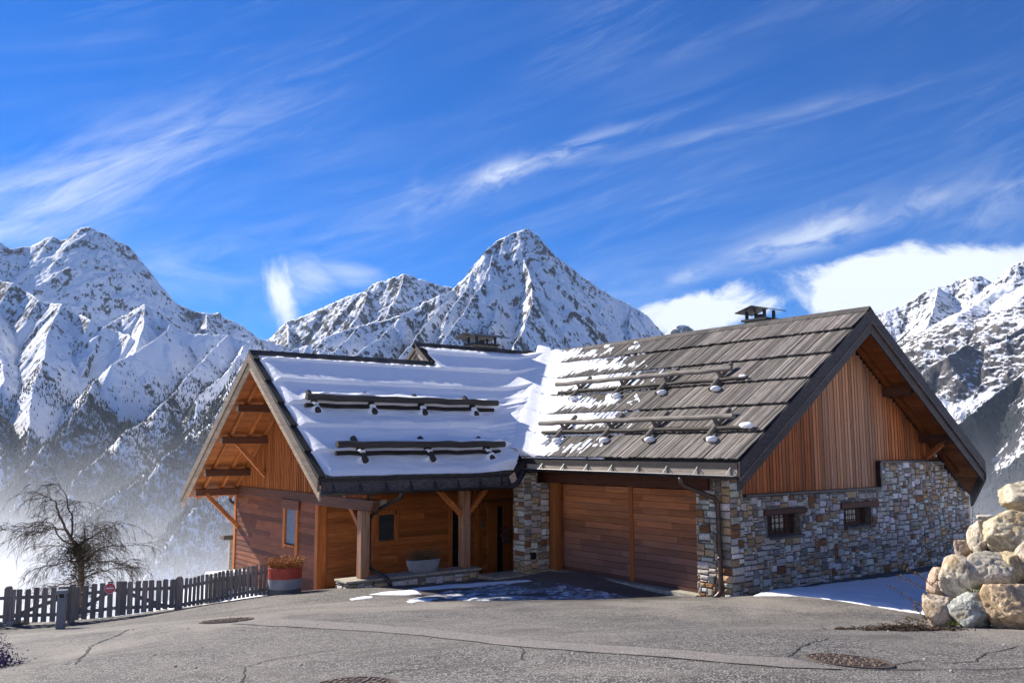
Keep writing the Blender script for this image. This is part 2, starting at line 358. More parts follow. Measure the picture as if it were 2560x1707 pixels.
col = n.mix(n.ramp(trk, .52, .72, 0, .26), col, (.10, .089, .078, 1)); col = n.mix(n.ramp(trk2, .50, .66, 0, .35), col, (.40, .355, .295, 1))
wx_ = n.sep(p); dx_ = n.m('ADD', wx_[0], 2.2); dy_ = n.m('SUBTRACT', wx_[1], 3.6)
wr_ = n.m('SQRT', n.m('ADD', n.m('POWER', n.m('MULTIPLY', dx_, .26), 2.0), n.m('POWER', n.m('MULTIPLY', dy_, .34), 2.0)))
wet = n.ramp(n.m('ADD', wr_, n.m('MULTIPLY', n.m('SUBTRACT', n.noise(p, 1.3, 5, .65, .5), .5), .9)), 1.15, .75)
col = n.mix(n.m('MULTIPLY', wet, .42), col, (.045, .043, .042, 1))
n.put(b.inputs['Base Color'], col); n.put(b.inputs['Roughness'], n.m('SUBTRACT', .82, n.m('MULTIPLY', wet, .38))); b.inputs['Specular IOR Level'].default_value = .3
bump(n, b, n.m('ADD', chip, n.m('MULTIPLY', wear, .5)), 1.0, .02)

m_, n, b = mat('asphalt_patch'); p = pos(n); M['patch'] = m_
vo = n.new('ShaderNodeTexVoronoi'); n.put(vo.inputs['Vector'], p); vo.inputs['Scale'].default_value = 90.0
col = n.mix(n.sep(vo.outputs['Color'])[0], (.06, .054, .05, 1), (.30, .268, .235, 1))
col = n.mix(n.ramp(n.noise(p, 1.1, 5, .6), .4, .75, 0, .4), col, (.10, .092, .086, 1))
n.put(b.inputs['Base Color'], col); b.inputs['Roughness'].default_value = .82; bump(n, b, vo.outputs['Distance'], .5, .008)
M['crack'] = simple('tar_crack', (.018, .017, .016), .9, 0, .3, 20)

m_, n, b = mat('manhole_iron'); p = pos(n); M['manhole'] = m_
g = n.noise(p, 14, 5, .6)
n.put(b.inputs['Base Color'], n.mix(1.0, n.mix(g, (.09, .07, .055, 1), (.25, .20, .16, 1)), tint(n), 'MULTIPLY'))
b.inputs['Roughness'].default_value = .55; b.inputs['Metallic'].default_value = .35; bump(n, b, g, .5, .004)

m_, n, b = mat('snowy_hillside'); p = pos(n); M['hill'] = m_
g = n.noise(p, .35, 6, .65)
n.put(b.inputs['Base Color'], n.mix(n.ramp(g, .30, .38), (.10, .075, .045, 1), (.80, .82, .85, 1)))
b.inputs['Roughness'].default_value = .85; bump(n, b, n.noise(p, 3, 5, .6), .6, .1)

m_, n, b = mat('earth_bank'); p = pos(n); M['earth'] = m_
g = n.noise(p, 4, 6, .65)
n.put(b.inputs['Base Color'], n.mix(n.ramp(g, .4, .65), (.045, .034, .022, 1), (.16, .12, .065, 1)))
b.inputs['Roughness'].default_value = .95; bump(n, b, n.noise(p, 14, 5, .6), .9, .06)

# mountains: snow where it can lie, rock where it is steep or swept, woods darkened by painted tree shade
m_, n, b = mat('alpine_rock_and_snow'); M['mount'] = m_
geo = n.new('ShaderNodeNewGeometry'); p = geo.outputs['Position']; nz = n.sep(geo.outputs['Normal'])[2]
rk = n.new('ShaderNodeAttribute', attribute_name='rocky').outputs['Fac']
f1 = n.noise(p, 1/140., 7, .68, .3); f2 = n.noise(p, 1/34., 6, .70, .3); f3 = n.noise(n.scale(p, 1/60., 1/60., 1/190.), 1.0, 6, .68, .5)
f4 = n.noise(n.scale(p, 1/16., 1/16., 1/26.), 1.0, 6, .72, .4)
v = n.m('ADD', n.m('MULTIPLY', n.m('SUBTRACT', f1, .5), .75), n.m('MULTIPLY', n.m('SUBTRACT', f2, .5), .95))
v = n.m('ADD', v, n.m('ADD', n.m('MULTIPLY', n.m('SUBTRACT', f3, .5), .95), n.m('MULTIPLY', n.m('SUBTRACT', f4, .5), .9)))
v = n.m('ADD', n.m('MULTIPLY', v, n.new('ShaderNodeAttribute', attribute_name='speckle').outputs['Fac']), n.m('SUBTRACT', nz, rk))
sm = n.ramp(v, -.06, .07)
rock = n.mix(n.ramp(f3, .3, .7), (.015, .017, .023, 1), (.062, .061, .066, 1))
rock = n.mix(n.ramp(f2, .35, .7, 0, .5), rock, (.045, .043, .046, 1))
rock = n.mix(n.new('ShaderNodeAttribute', attribute_name='cliff').outputs['Fac'], rock, n.mix(n.ramp(f3, .3, .7), (.046, .044, .047, 1), (.165, .145, .128, 1)))
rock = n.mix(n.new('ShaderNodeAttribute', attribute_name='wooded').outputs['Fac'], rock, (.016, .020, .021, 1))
n.put(b.inputs['Base Color'], n.mix(sm, rock, (.86, .87, .89, 1)))
b.inputs['Roughness'].default_value = .85; b.inputs['Specular IOR Level'].default_value = .12
bump(n, b, n.m('ADD', n.m('MULTIPLY', f2, .8), n.m('MULTIPLY', f1, 1.0)), .55, 30.0)
M['conifer'] = simple('dark_conifer_needles', (.008, .014, .018), .9, 0, .45, .05, 0, .1)
# ------------------------------------------------------------------ ground
GP = np.array([  # x, y, z: measured heights of the drive
    (-15.3, -12.4, 1.75), (-7.49, -7.47, 1.28), (-10.76, .73, .78), (-11.52, -4.94, 1.22), (-7.18, 8.27, -.21), (-9.03, 9.06, -.45),
    (-10.21, 9.59, -.60), (-12.27, 10.65, -.68), (-11.58, 8.85, -.55), (-6.94, 7.82, -.13), (-2.59, -5.65, .72), (-2.33, -6.22, .75),
    (-2.1, -6.77, .80), (-3.98, -6.01, .87), (-14.09, -2.88, 1.16), (-6.45, -8.6, 1.16), (-13.9, -1.8, 1.03), (-10.9, 4.97, .10),
    (0, .6, -.03), (0, 3.5, -.02), (0, 6.2, -.02), (-.9, 6.2, -.07), (-1.9, 6.7, -.13), (-4.9, 6.8, -.06), (-5.8, 6.9, .0), (-3, 4.5, -.06),
    (-1.2, 2.5, -.04), (-.25, -1.0, .27), (.3, -.7, .22), (-.45, .75, .02), (3, -.3, .12), (7, -.4, .08), (10, -.5, .05), (3, -3, .22), (7, -3, .15),
    (.2, -4, .32), (-3, -2.0, .42), (-6, 2, .35), (-4, 0, .36), (-8, 5, .1), (-19, 13, -1.1), (-18, 4, .5), (-20, -8, 1.5), (-10, -18, 2.0), (2, -9, 1.0), (8, -8, .6), (-6, -14, 1.7), (-15, -20, 2.3), (-6.6, 8.0, -.2)])
def _fit():
    A = np.c_[np.ones(len(GP)), GP[:, 0], GP[:, 1]]; c, *_ = np.linalg.lstsq(A, GP[:, 2], rcond=None)
    r = GP[:, 2]-A@c; d = np.hypot(GP[:, None, 0]-GP[None, :, 0], GP[:, None, 1]-GP[None, :, 1])
    return c, np.linalg.solve(np.exp(-(d/3.6)**2)+np.eye(len(GP))*.02, r)
_gc, _gw = _fit()
def gz(x, y):
    x = np.asarray(x, float); y = np.asarray(y, float); z = _gc[0]+_gc[1]*x+_gc[2]*y
    for (a, b_, _), k in zip(GP, _gw): z = z+k*np.exp(-((x-a)**2+(y-b_)**2)/12.96)
    return z
FA, FB, FC = np.array((-7.05, 8.2)), np.array((-9.03, 9.06)), np.array((-12.27, 10.65))       # the fence line
_fd = (FC-FA)/np.linalg.norm(FC-FA); _fn = np.array((-_fd[1], _fd[0])); _fn = _fn if _fn[1] > 0 else -_fn
def past(x, y):
    """metres beyond the level ground, where the hillside falls to the valley"""
    d1 = (x-FA[0])*_fn[0]+(y-FA[1])*_fn[1]-.35
    return np.maximum(0, np.minimum(d1, np.maximum(np.maximum(y-18.9, x-12.8), -5.75-x)))
u = np.linspace(-1, 1, 301); gx = np.sinh(u*6.2)/np.sinh(6.2)*1500-6.0; gy = np.sinh(u*6.2)/np.sinh(6.2)*1500+8.0
XX, YY = np.meshgrid(gx, gy, indexing='ij')
near = sst(75, 30, np.hypot(XX+6, YY-2))
dp = past(XX, YY)
ZZ = np.clip(gz(XX, YY), -3, 12)*near+(1-near)*np.clip(1.2-.02*YY, -2, 8) - .08 - .72*dp + .04*dp*(fbm(XX/9, YY/9, 4, 3)-.5)*np.exp(-dp/400)
house = (XX > -5.1) & (XX < 10.6) & (YY > .2) & (YY < 18.6); ZZ = np.where(house, np.minimum(ZZ, -.75), ZZ)
back = -((XX-CAM[0])*FW[0]+(YY-CAM[1])*FW[1])/np.hypot(FW[0], FW[1])      # unseen snow slope, added behind the camera to bounce fill light
ZZ = ZZ+np.where(back > 20, .28*np.minimum(back-20, 230)*sst(20, 50, back), 0)
ZZ = np.maximum(ZZ, -780)
tag(grid_obj('hillside', np.stack([XX, YY, ZZ], -1), M['hill']), 'snowy hillside falling away behind the chalet and the fence', 'hillside', kind='structure')

ax = np.arange(-23, 12.4, .16); ay = np.arange(-19, 16.0, .16); AX, AY = np.meshgrid(ax, ay, indexing='ij')
AZ = gz(AX, AY)+.012*(fbm(AX*1.6, AY*1.6, 3, 5)-.5)+.03*(fbm(AX*.5, AY*.5, 2, 6)-.5)
cx = (AX[:-1, :-1]+AX[1:, 1:])/2; cy = (AY[:-1, :-1]+AY[1:, 1:])/2
keep = (past(cx, cy) < .15+.12*(fbm(cx*2, cy*2, 3, 9)-.5)) & ~((cx > -4.95) & (cy > 7.0)) & ~((cx > .12) & (cy > .12)) & ~((cx > -5.6) & (cy > 7.1))
tag(grid_obj('driveway', np.stack([AX, AY, AZ], -1), M['asphalt'], keep=keep), 'sunlit worn grey asphalt drive sloping down to the chalet', 'driveway', kind='structure')
def gsurf(x, y): return float(gz(x, y)+.012*(fbm(np.array(x*1.6), np.array(y*1.6), 3, 5)-.5)+.03*(fbm(np.array(x*.5), np.array(y*.5), 2, 6)-.5))
def ground_at(px, py, d0=3.0, d1=40.0):
    """where the photograph's ray meets the drive"""
    r = ray(px, py); D = d0
    while D < d1:
        p = CAM+r*D
        if p[2] < gsurf(p[0], p[1]): break
        D += .03
    return CAM+r*D

# ------------------------------------------------------------------ mountains
def seg_field(X, Y, ridges, asym=1):
    """highest of all ridge flanks; also the metres from the winning crest and a coordinate along it"""
    best = np.full(X.shape, -1e9); bd = np.zeros(X.shape); bs = np.zeros(X.shape); bk = np.zeros(X.shape); s0 = 0.0
    for ri, (pts, k0) in enumerate(ridges):
        P = np.array([at(*q) for q in pts])
        for a, c in zip(P[:-1], P[1:]):
            d = c[:2]-a[:2]; L = max(np.hypot(*d), 1e-3)
            t = np.clip(((X-a[0])*d[0]+(Y-a[1])*d[1])/L**2, 0, 1)
            dist = np.hypot(X-a[0]-t*d[0], Y-a[1]-t*d[1])
            k = k0 if (ri == 0 or not asym) else np.where(d[0]*(Y-a[1])-d[1]*(X-a[0]) > 0, k0*1.04, k0*(1.45 if asym == 1 else 1.65))
            z = a[2]+t*(c[2]-a[2])-k*dist
            m_ = z > best
            best = np.where(m_, z, best); bd = np.where(m_, dist, bd); bs = np.where(m_, s0+t*L+dist*.05, bs); bk = np.where(m_, k, bk)
            s0 += L
        s0 += 777.0
    return best, bd, bs, bk
FORESTS = []
def massif(name, label, ridges, a0, a1, r0, r1, na, nr, seed, rocky=.70, rocks=None, floor=-760, tree=None, amp=1.0, asym=1, smooth=(.75, .5, .3), cliff=None):
    az = np.linspace(a0, a1, na); r = np.linspace(r0, r1, nr); A, RR_ = np.meshgrid(az, r, indexing='ij')
    X = CAM[0]+RR_*np.sin(YAW+A); Y = CAM[1]+RR_*np.cos(YAW+A)
    wx = X+38*(fbm(X/230, Y/230, 5, seed)-.5)*2; wy = Y+38*(fbm(X/230, Y/230, 5, seed+5)-.5)*2
    z, d, s, k = seg_field(wx*.5+X*.5, wy*.5+Y*.5, ridges, asym)
    near_ = 1-np.exp(-d/140)
    ribs = ridged(s/150, d/900, 4, seed+11)-.62
    rough = ridged(X/210, Y/210, 6, seed+23, .55)-.6
    fine = fbm(X/45, Y/45, 4, seed+31, .6)-.5
    z = z+amp*(near_*(150*ribs+80*rough)+fine*(14+34*near_)+(fbm(X/30, Y/30, 3, seed+41, .6)-.5)*16)
    z = np.maximum(z, floor+60*fbm(X/300, Y/300, 3, seed))
    rk = np.full(z.shape, rocky)
    if rocks is not None: rk = rk+rocks(X, Y, z, d, s)
    zone = fbm(X/420, Y/420, 4, seed+61)
    spk = smooth[0]+smooth[1]*sst(.40, .62, zone)+smooth[2]*np.exp(-d/90)
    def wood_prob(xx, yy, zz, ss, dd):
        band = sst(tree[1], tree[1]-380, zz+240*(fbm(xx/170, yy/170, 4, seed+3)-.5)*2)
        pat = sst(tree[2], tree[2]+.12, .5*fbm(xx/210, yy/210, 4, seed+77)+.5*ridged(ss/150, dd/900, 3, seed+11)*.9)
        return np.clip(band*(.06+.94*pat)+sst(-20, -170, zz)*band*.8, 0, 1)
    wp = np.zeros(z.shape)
    if tree: wp = wood_prob(X, Y, z, s, d); rk = rk+.34*wp; spk = spk*(1-.4*wp)  # shade under the trees painted into the ground as darker, rockier forest floor
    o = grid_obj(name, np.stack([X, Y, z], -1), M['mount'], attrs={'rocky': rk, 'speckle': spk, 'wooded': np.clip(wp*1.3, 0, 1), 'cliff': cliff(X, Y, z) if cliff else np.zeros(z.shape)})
    tag(o, label, 'mountain', kind='structure')
    if tree:
        rng = np.random.default_rng(seed)
        n_, top, patch = tree
        i = rng.integers(0, na-1, n_*14); j = rng.integers(0, nr-1, n_*14)
        zz = z[i, j]; xx = X[i, j]; yy = Y[i, j]
        prob = wood_prob(xx, yy, zz, s[i, j], d[i, j])*np.clip(RR_[i, j]/r1, .1, 1)
        kx = (rng.random(len(i)) < prob) & (zz > floor+70)
        sel = np.nonzero(kx)[0][:n_]
        jx = rng.normal(0, 6, (len(sel), 2))
        FORESTS.append(np.c_[xx[sel]+jx[:, 0], yy[sel]+jx[:, 1], zz[sel]-2])
    return o

def az_px(px): return math.atan((px-1280)/FPX)
def pts(s, D=None):
    """'x,y,D x,y,D ...' - D carries on from the point before when it is left out"""
    out = []; last = D
    for w_ in s.split():
        q = [float(v_) for v_ in w_.split(',')]
        if len(q) == 3: last = q[2]
        out.append((q[0], q[1], last))
    return out

left_r = [
 (pts('-420,690,4700 -300,650 -200,630 -90,612,4900 -20,600 0,604 12,612 28,621 75,614,5000 100,602 130,592 155,600 180,598 190,580 205,571 225,569 245,576 262,583 290,598 320,612,5050 345,646 372,695 402,738,5150 440,757 475,776 505,781 530,786,5200 545,781 560,794 580,800 600,810 625,826 645,846 668,852,5400 730,872 800,900'), 1.29),
  (pts('-150,700,4400 -60,690,4200 40,708,4050 68,727 94,750,3900 120,757 152,759,3800 170,768 192,782 225,800,3700 259,817 295,828 330,840,3600 370,868'), 1.16),
 (pts('152,759,3800 120,840,3500 95,930,3200 75,1040,2900 60,1130,2650'), 0.98),
 (pts('259,817,3680 300,795,3900 340,772 366,760,3900 385,768 410,795 429,809,3850 473,831 520,836 571,836,3900 610,850 660,876,4100 740,905'), 0.98),
 (pts('429,809,3850 402,843,3600 345,880,3400 286,912,3200 250,945 223,970,3000 190,1030,2800 150,1080 112,1118,2600 60,1180,2400'), 1.12),
 (pts('571,836,3900 530,880,3500 470,930,3250 446,968,3100 400,1010,2900 360,1050 312,1080,2650 270,1120 230,1150,2450 190,1200,2300'), 1.16),
 (pts('660,876,4000 640,900,3000 602,910,2700 570,980,2550 535,1049,2400 480,1090 402,1138,2150 350,1190 286,1240,1950 220,1300,1800 150,1380,1700'), 1.04),
 (pts('-350,800,3800 -200,850,3400 -80,930,3100 -20,1040,2800 10,1130,2600'), 1.04),
 (pts('510,781,5200 515,815,4800 520,834,4500'), 1.2),  (pts('366,760,3900 362,800,3750 350,860,3500 320,930,3250'), 1.1), (pts('620,850,4000 600,890,3500 560,930,3150 500,990,2900'), 1.1), (pts('-20,720,4100 -10,800,3700 0,880,3400 10,960,3100'), 1.1),
 (pts('700,1000,2000 600,1150,1850 520,1230,1750 440,1330,1600 380,1420,1500'), 0.85)]
def left_rocks(X, Y, z, d, s):
    return .22*sst(420, 760, z)*np.exp(-d/150)-.06-.05*sst(300, 60, z)
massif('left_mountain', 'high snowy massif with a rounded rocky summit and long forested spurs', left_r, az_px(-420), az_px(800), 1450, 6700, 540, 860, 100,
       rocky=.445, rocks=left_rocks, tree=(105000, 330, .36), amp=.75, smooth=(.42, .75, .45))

mid_r = [
 (pts('560,930,3800 640,905,3900 680,893 740,872,4000 820,842 900,812,4100 960,798 1000,786 1030,772,4200 1060,758 1100,737 1130,719,4300 1150,704 1168,690 1180,668,4400 1192,650 1215,625 1240,602,4480 1265,590 1290,579,4500 1303,573 1317,570 1330,576 1350,591,4550 1372,617 1390,640,4600 1415,662 1440,682 1462,696 1480,706,4650 1500,722 1530,741,4700 1555,752 1580,764 1600,776 1620,796,4750 1638,815 1652,833 1672,846,4800 1760,905 1850,960 1980,1000 2160,1040'), 1.43),
 (pts('1317,570,4500 1312,640,4350 1325,700,4150 1335,760,3950 1318,820,3750 1290,860,3550 1280,930,3300'), 1.28),
 (pts('1240,602,4480 1225,660,4300 1195,720,4150 1160,780,3950 1110,850,3700 1060,930,3400'), 1.22),
 (pts('1480,706,4650 1490,770,4450 1500,840,4250 1480,920,3950'), 1.24),
 (pts('1580,764,4700 1575,830,4450 1590,900,4200'), 1.24),
 (pts('1000,786,4200 960,830,3950 900,880,3700 820,940,3400'), 1.16),
 (pts('1270,588,4500 1262,650,4380 1255,720,4200 1240,790,4000 1210,860,3750 1180,930,3500'), 1.25),
 (pts('1350,591,4550 1362,650,4420 1372,720,4250 1368,790,4050 1350,860,3850 1340,940,3600'), 1.25),
 (pts('1440,682,4600 1452,740,4450 1458,800,4280 1440,870,4050'), 1.25), (pts('1530,741,4700 1535,790,4560 1540,850,4400'), 1.25),
 (pts('1130,719,4300 1100,770,4120 1050,830,3900 1000,900,3650'), 1.2), (pts('1185,655,4400 1160,720,4200 1120,780,4000'), 1.25), (pts('900,812,4100 850,870,3800 780,930,3500'), 1.1), (pts('1620,796,4750 1625,850,4550'), 1.2),
 (pts('1390,640,4600 1400,720,4350 1420,790,4150 1400,880,3850'), 1.28)]
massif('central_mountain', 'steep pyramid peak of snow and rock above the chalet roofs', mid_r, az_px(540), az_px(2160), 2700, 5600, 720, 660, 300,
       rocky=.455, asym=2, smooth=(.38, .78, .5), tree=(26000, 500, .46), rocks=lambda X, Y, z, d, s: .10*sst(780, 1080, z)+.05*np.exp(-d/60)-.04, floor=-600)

far_r = [
 (pts('560,880,6000 620,866 640,858 668,850 690,842 700,832 706,818 716,803,6000 740,796 760,788 800,770 835,757 860,744 880,738 905,733 925,716 945,704,6000 962,703 985,692 1000,686 1012,683 1030,688 1045,696 1062,700 1090,707 1110,714 1130,717 1180,745 1240,790'), 1.10),
 (pts('925,716,6000 905,770,5700 860,840,5300'), 1.16), (pts('1012,683,6000 990,740,5700 960,800,5400'), 1.16), (pts('716,803,6000 720,850,5600'), 1.22),
 (pts('1560,900,7000 1630,856,7000 1660,838 1680,822 1692,812 1704,809 1718,815 1735,824 1750,838 1800,862 1900,900'), 1.04)]
massif('far_mountain', 'jagged snowy ridge far behind the pyramid peak', far_r, az_px(540), az_px(1920), 4600, 7600, 560, 330, 500, rocky=.60, floor=-300)

right_r = [
 (pts('2060,870,4900 2120,825 2160,800 2190,786,4900 2215,777 2240,768 2265,757 2290,741 2320,722 2345,716 2360,714 2372,711 2400,699 2430,690,4850 2452,689 2470,700 2490,720 2520,760'), 1.05),
 (pts('2345,716,4900 2330,780,4500 2300,840,4200'), 1.0),
 (pts('2380,800,4000 2420,755,4000 2455,722 2480,702 2500,683,4000 2520,668 2540,656 2560,649 2590,640 2640,620 2720,590 2900,560'), 1.0),
 (pts('2250,905,3400 2275,880 2300,862 2325,843 2345,826,3350 2370,812 2392,796 2420,796 2440,800 2470,790 2500,776 2540,760,3300 2600,730 2700,690 2900,640'), 1.75),
 (pts('2392,796,3350 2440,760,3700 2500,720,3900'), .55), (pts('2540,760,3300 2580,700,3700'), .55),
 (pts('2270,960,2900 2320,920,2900 2370,890 2420,862,3000 2470,880 2530,850 2620,800'), .95),
 (pts('2300,1120,2300 2370,1080,2350 2430,1030,2400 2490,980,2450 2560,925,2500 2650,870 2800,800'), 1.25),
 (pts('2560,925,2500 2590,1050,2200 2570,1150,2000 2560,1230,1900'), 1.15)]
def right_rocks(X, Y, z, d, s):
    return .22*sst(90, 200, z)*sst(575, 500, z)*(np.hypot(X-CAM[0], Y-CAM[1]) < 4300)-.04
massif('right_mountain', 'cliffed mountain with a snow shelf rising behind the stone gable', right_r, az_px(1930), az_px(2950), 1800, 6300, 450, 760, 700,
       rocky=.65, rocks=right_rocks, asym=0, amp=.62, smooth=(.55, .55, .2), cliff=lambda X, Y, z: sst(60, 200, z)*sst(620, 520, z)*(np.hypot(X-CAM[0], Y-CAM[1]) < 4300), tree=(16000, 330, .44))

# the woods on the mountain sides: one mass of small conifers
T = np.concatenate(FORESTS); rng = np.random.default_rng(5)
n_ = len(T); hgt = rng.uniform(8, 17, n_); rad = hgt*rng.uniform(.13, .2, n_); k5 = 5
ang = np.arange(k5)*2*np.pi/k5
ring = np.stack([T[:, None, 0]+rad[:, None]*np.cos(ang+rng.random((n_, 1))*6), T[:, None, 1]+rad[:, None]*np.sin(ang), np.repeat(T[:, None, 2], k5, 1)+1], -1)
V = np.concatenate([ring, (T+np.c_[np.zeros(n_), np.zeros(n_), hgt])[:, None, :]], 1).reshape(-1, 3)
b0 = (np.arange(n_)*6)[:, None, None]; tri = np.stack([np.arange(5), (np.arange(5)+1) % 5, np.full(5, 5)], -1)[None]
F_ = (b0+tri).reshape(-1, 3)
me = bpy.data.meshes.new('forest'); me.vertices.add(len(V)); me.vertices.foreach_set('co', V.astype(np.float32).ravel())
me.loops.add(F_.size); me.loops.foreach_set('vertex_index', F_.astype(np.int32).ravel()); me.polygons.add(len(F_))
me.polygons.foreach_set('loop_start', np.arange(0, F_.size, 3, dtype=np.int32)); me.materials.append(M['conifer']); me.update(calc_edges=True)
tag(link(bpy.data.objects.new('forest', me)), 'dark conifer forest covering the lower mountain spurs', 'forest', kind='stuff')
# ------------------------------------------------------------------ the chalet
SL = .70163; TH = math.atan(SL); CT, ST = math.cos(TH), math.sin(TH)
RX0, RZ0 = -.7865, 3.0084                     # front eave of the garage wing (x, z)
LY0, LZ0 = 6.19, 2.633                        # front eave of the porch wing (y, z)
RIDX, RIDZ = 4.446, 6.68; UPY = 11.958; LRY, LRZ = 10.94, 5.966
GX = -6.86                                    # gable overhang of the porch wing
GY = -.914                                    # gable overhang of the garage wing
def RP(y, t, h=0.0): return Vector((RX0+t*CT-h*ST, y, RZ0+t*ST+h*CT))     # on the garage wing's front slope
def LP(x, t, h=0.0): return Vector((x, LY0+t*CT-h*ST, LZ0+t*ST+h*CT))     # on the porch wing's front slope
def rtop(x): return RIDZ-SL*abs(x-RIDX)
def ltop(y): return LRZ-SL*abs(y-LRY)
chalet = empty('chalet'); tag(chalet, 'timber and stone mountain chalet with two wings and snow on its roofs', 'chalet')
H = chalet
rnd = random.Random(11)
def tv(lo=.75, hi=1.2, warm=.08):
    v_ = rnd.uniform(lo, hi); return (v_*(1+rnd.uniform(-warm, warm)*.5), v_, v_*(1-rnd.uniform(-warm, warm)*.5))

STONES = [((0.603, 0.563, 0.508), 34), ((0.489, 0.445, 0.396), 20), ((0.326, 0.290, 0.258), 13), ((0.684, 0.664, 0.641), 12), ((0.521, 0.370, 0.223), 20), ((0.407, 0.286, 0.169), 11), ((0.261, 0.126, 0.058), 6), ((0.228, 0.210, 0.196), 6), ((0.505, 0.445, 0.365), 16)]
def stone_col(): 
    c = rnd.choices([s_[0] for s_ in STONES], [s_[1] for s_ in STONES])[0]; v_ = rnd.uniform(.8, 1.2)
    return tuple(min(1, x*v_*rnd.uniform(.94, 1.06)) for x in c)
def stone_face(mb, o, u, v, nrm, W_, H_, inside, cell=.057, quoin=None):
    """rubble masonry on the plane o + a u + b v: greedily packed stones, each domed and jittered"""
    o, u, v, nrm = map(Vector, (o, u, v, nrm)); nu, nv = int(W_/cell), int(H_/cell); occ = np.zeros((nu, nv), bool)
    for j in range(nv):
        for i in range(nu):
            if occ[i, j]: continue
            big = rnd.random()
            w_ = rnd.choice((3, 4, 4, 5, 5, 6)) if big > .35 else rnd.choice((2, 2, 3, 4)); h_ = rnd.choice((2, 2, 3, 3)) if big > .35 else rnd.choice((1, 1, 2))
            if big > .93: w_, h_ = rnd.choice((5, 6, 7)), 3
            if i == 0: w_, h_ = rnd.choice((4, 5, 7)), rnd.choice((2, 3, 3))
            ww = 0
            while ww < w_ and i+ww < nu and not occ[i+ww, j]: ww += 1
            hh = 0
            while hh < h_ and j+hh < nv and not occ[i:i+ww, j+hh].any(): hh += 1
            if ww > 3 and hh == 1 and rnd.random() < .5: ww = 3
            occ[i:i+ww, j:j+hh] = True
            a0, a1, b0_, b1 = i*cell, (i+ww)*cell, j*cell, (j+hh)*cell
            if not inside((a0+a1)/2, (b0_+b1)/2): continue
            if not (inside(a0+.01, b0_+.01) and inside(a1-.01, b1-.01) and inside(a0+.01, b1-.01) and inside(a1-.01, b0_+.01)):
                if ww*hh > 2: occ[i:i+ww, j:j+hh] = False; occ[i, j] = True; a1, b1 = a0+cell, b0_+cell
                if not inside((a0+a1)/2, (b0_+b1)/2): continue
            g = .0062; jj = min(.024, .26*min(a1-a0, b1-b0_))
            out_ = rnd.uniform(.012, .040); cr = lambda: rnd.uniform(-jj, jj)
            q = [(a0+g+abs(cr())*.8, b0_+g+abs(cr())*.8), (a1-g-abs(cr())*.8, b0_+g+abs(cr())*.8), (a1-g-abs(cr())*.8, b1-g-abs(cr())*.8), (a0+g+abs(cr())*.8, b1-g-abs(cr())*.8)]
            cx_, cy_ = (a0+a1)/2, (b0_+b1)/2; ins = .014+.10*min(a1-a0, b1-b0_)
            P0 = [o+u*a+v*b_-nrm*.02 for a, b_ in q]; P1 = [o+u*a+v*b_+nrm*out_ for a, b_ in q]
            def inn(a, b_):
                da, db = cx_-a, cy_-b_; return (a+math.copysign(min(ins, abs(da)*.8), da), b_+math.copysign(min(ins, abs(db)*.8), db))
            P2 = [o+u*a+v*b_+nrm*(out_+rnd.uniform(.006, .02)) for a, b_ in (inn(*z_) for z_ in q)]
            fs = [(8, 9, 10, 11)]
            for k in range(4): fs += [(k, (k+1) % 4, 4+(k+1) % 4, 4+k), (4+k, 4+(k+1) % 4, 8+(k+1) % 4, 8+k)]
            if u.cross(v).dot(nrm) < 0: fs = [f_[::-1] for f_ in fs]
            mb.mesh(P0+P1+P2, fs, stone_col())

# stone gable wall (y = 0) with the corner pillar, and its mortar core
WIN = [(1.30, 2.53, 1.33, 1.76), (4.33, 5.56, 1.375, 1.775)]; LIN = [(1.14, 2.74, 1.76, 1.885), (4.17, 5.84, 1.775, 1.925)]
def gable_in(x, z):
    z = z-.6
    if x < 0 or x > 10.8 or z > rtop(x)-.42: return False
    top = rtop(x) if x < .47 else (2.20 if x < 6.05 else 2.88)
    if z > top: return False
    for a, b_, c, d in WIN:
        if a < x < b_ and c-.05 < z < d: return False
    for a, b_, c, d in LIN:
        if a < x < b_ and c-.01 < z < d: return False
    return True
sw = MB(); stone_face(sw, (0, 0, -.6), (1, 0, 0), (0, 0, 1), (0, -1, 0), 10.8, 3.9, gable_in)
stone_face(sw, (0, 0, -.6), (0, 1, 0), (0, 0, 1), (-1, 0, 0), .98, 3.4, lambda a, z: z-.6 < (2.62 if a < .56 else 2.36))
stone_wall = sw.build('stone_wall', M['stone'], H)
core = MB()
def wall_poly(poly, c=(1, 1, 1)): core.prism([(a, .012, b_) for a, b_ in poly], (0, .34, 0), c)
wall_poly([(.012, -.8), (1.30, -.8), (1.30, 2.2), (.47, 2.2), (.47, 2.75), (.012, 2.75)]); wall_poly([(1.30, -.8), (2.53, -.8), (2.53, 1.28), (1.30, 1.28)]); wall_poly([(1.30, 1.76), (2.53, 1.76), (2.53, 2.2), (1.30, 2.2)])
wall_poly([(2.53, -.8), (4.33, -.8), (4.33, 2.2), (2.53, 2.2)]); wall_poly([(4.33, -.8), (5.56, -.8), (5.56, 1.325), (4.33, 1.325)]); wall_poly([(4.33, 1.775), (5.56, 1.775), (5.56, 2.2), (4.33, 2.2)])
wall_poly([(5.56, -.8), (10.788, -.8), (10.788, 1.75), (9.2, 2.87), (6.05, 2.87), (6.05, 2.2), (5.56, 2.2)])
core.box(.012, .36, .36, .97, -.8, 2.36); core.box(.012, .36, .36, .56, 2.36, 2.62)
core.build('wall_core', M['mortar'], stone_wall)
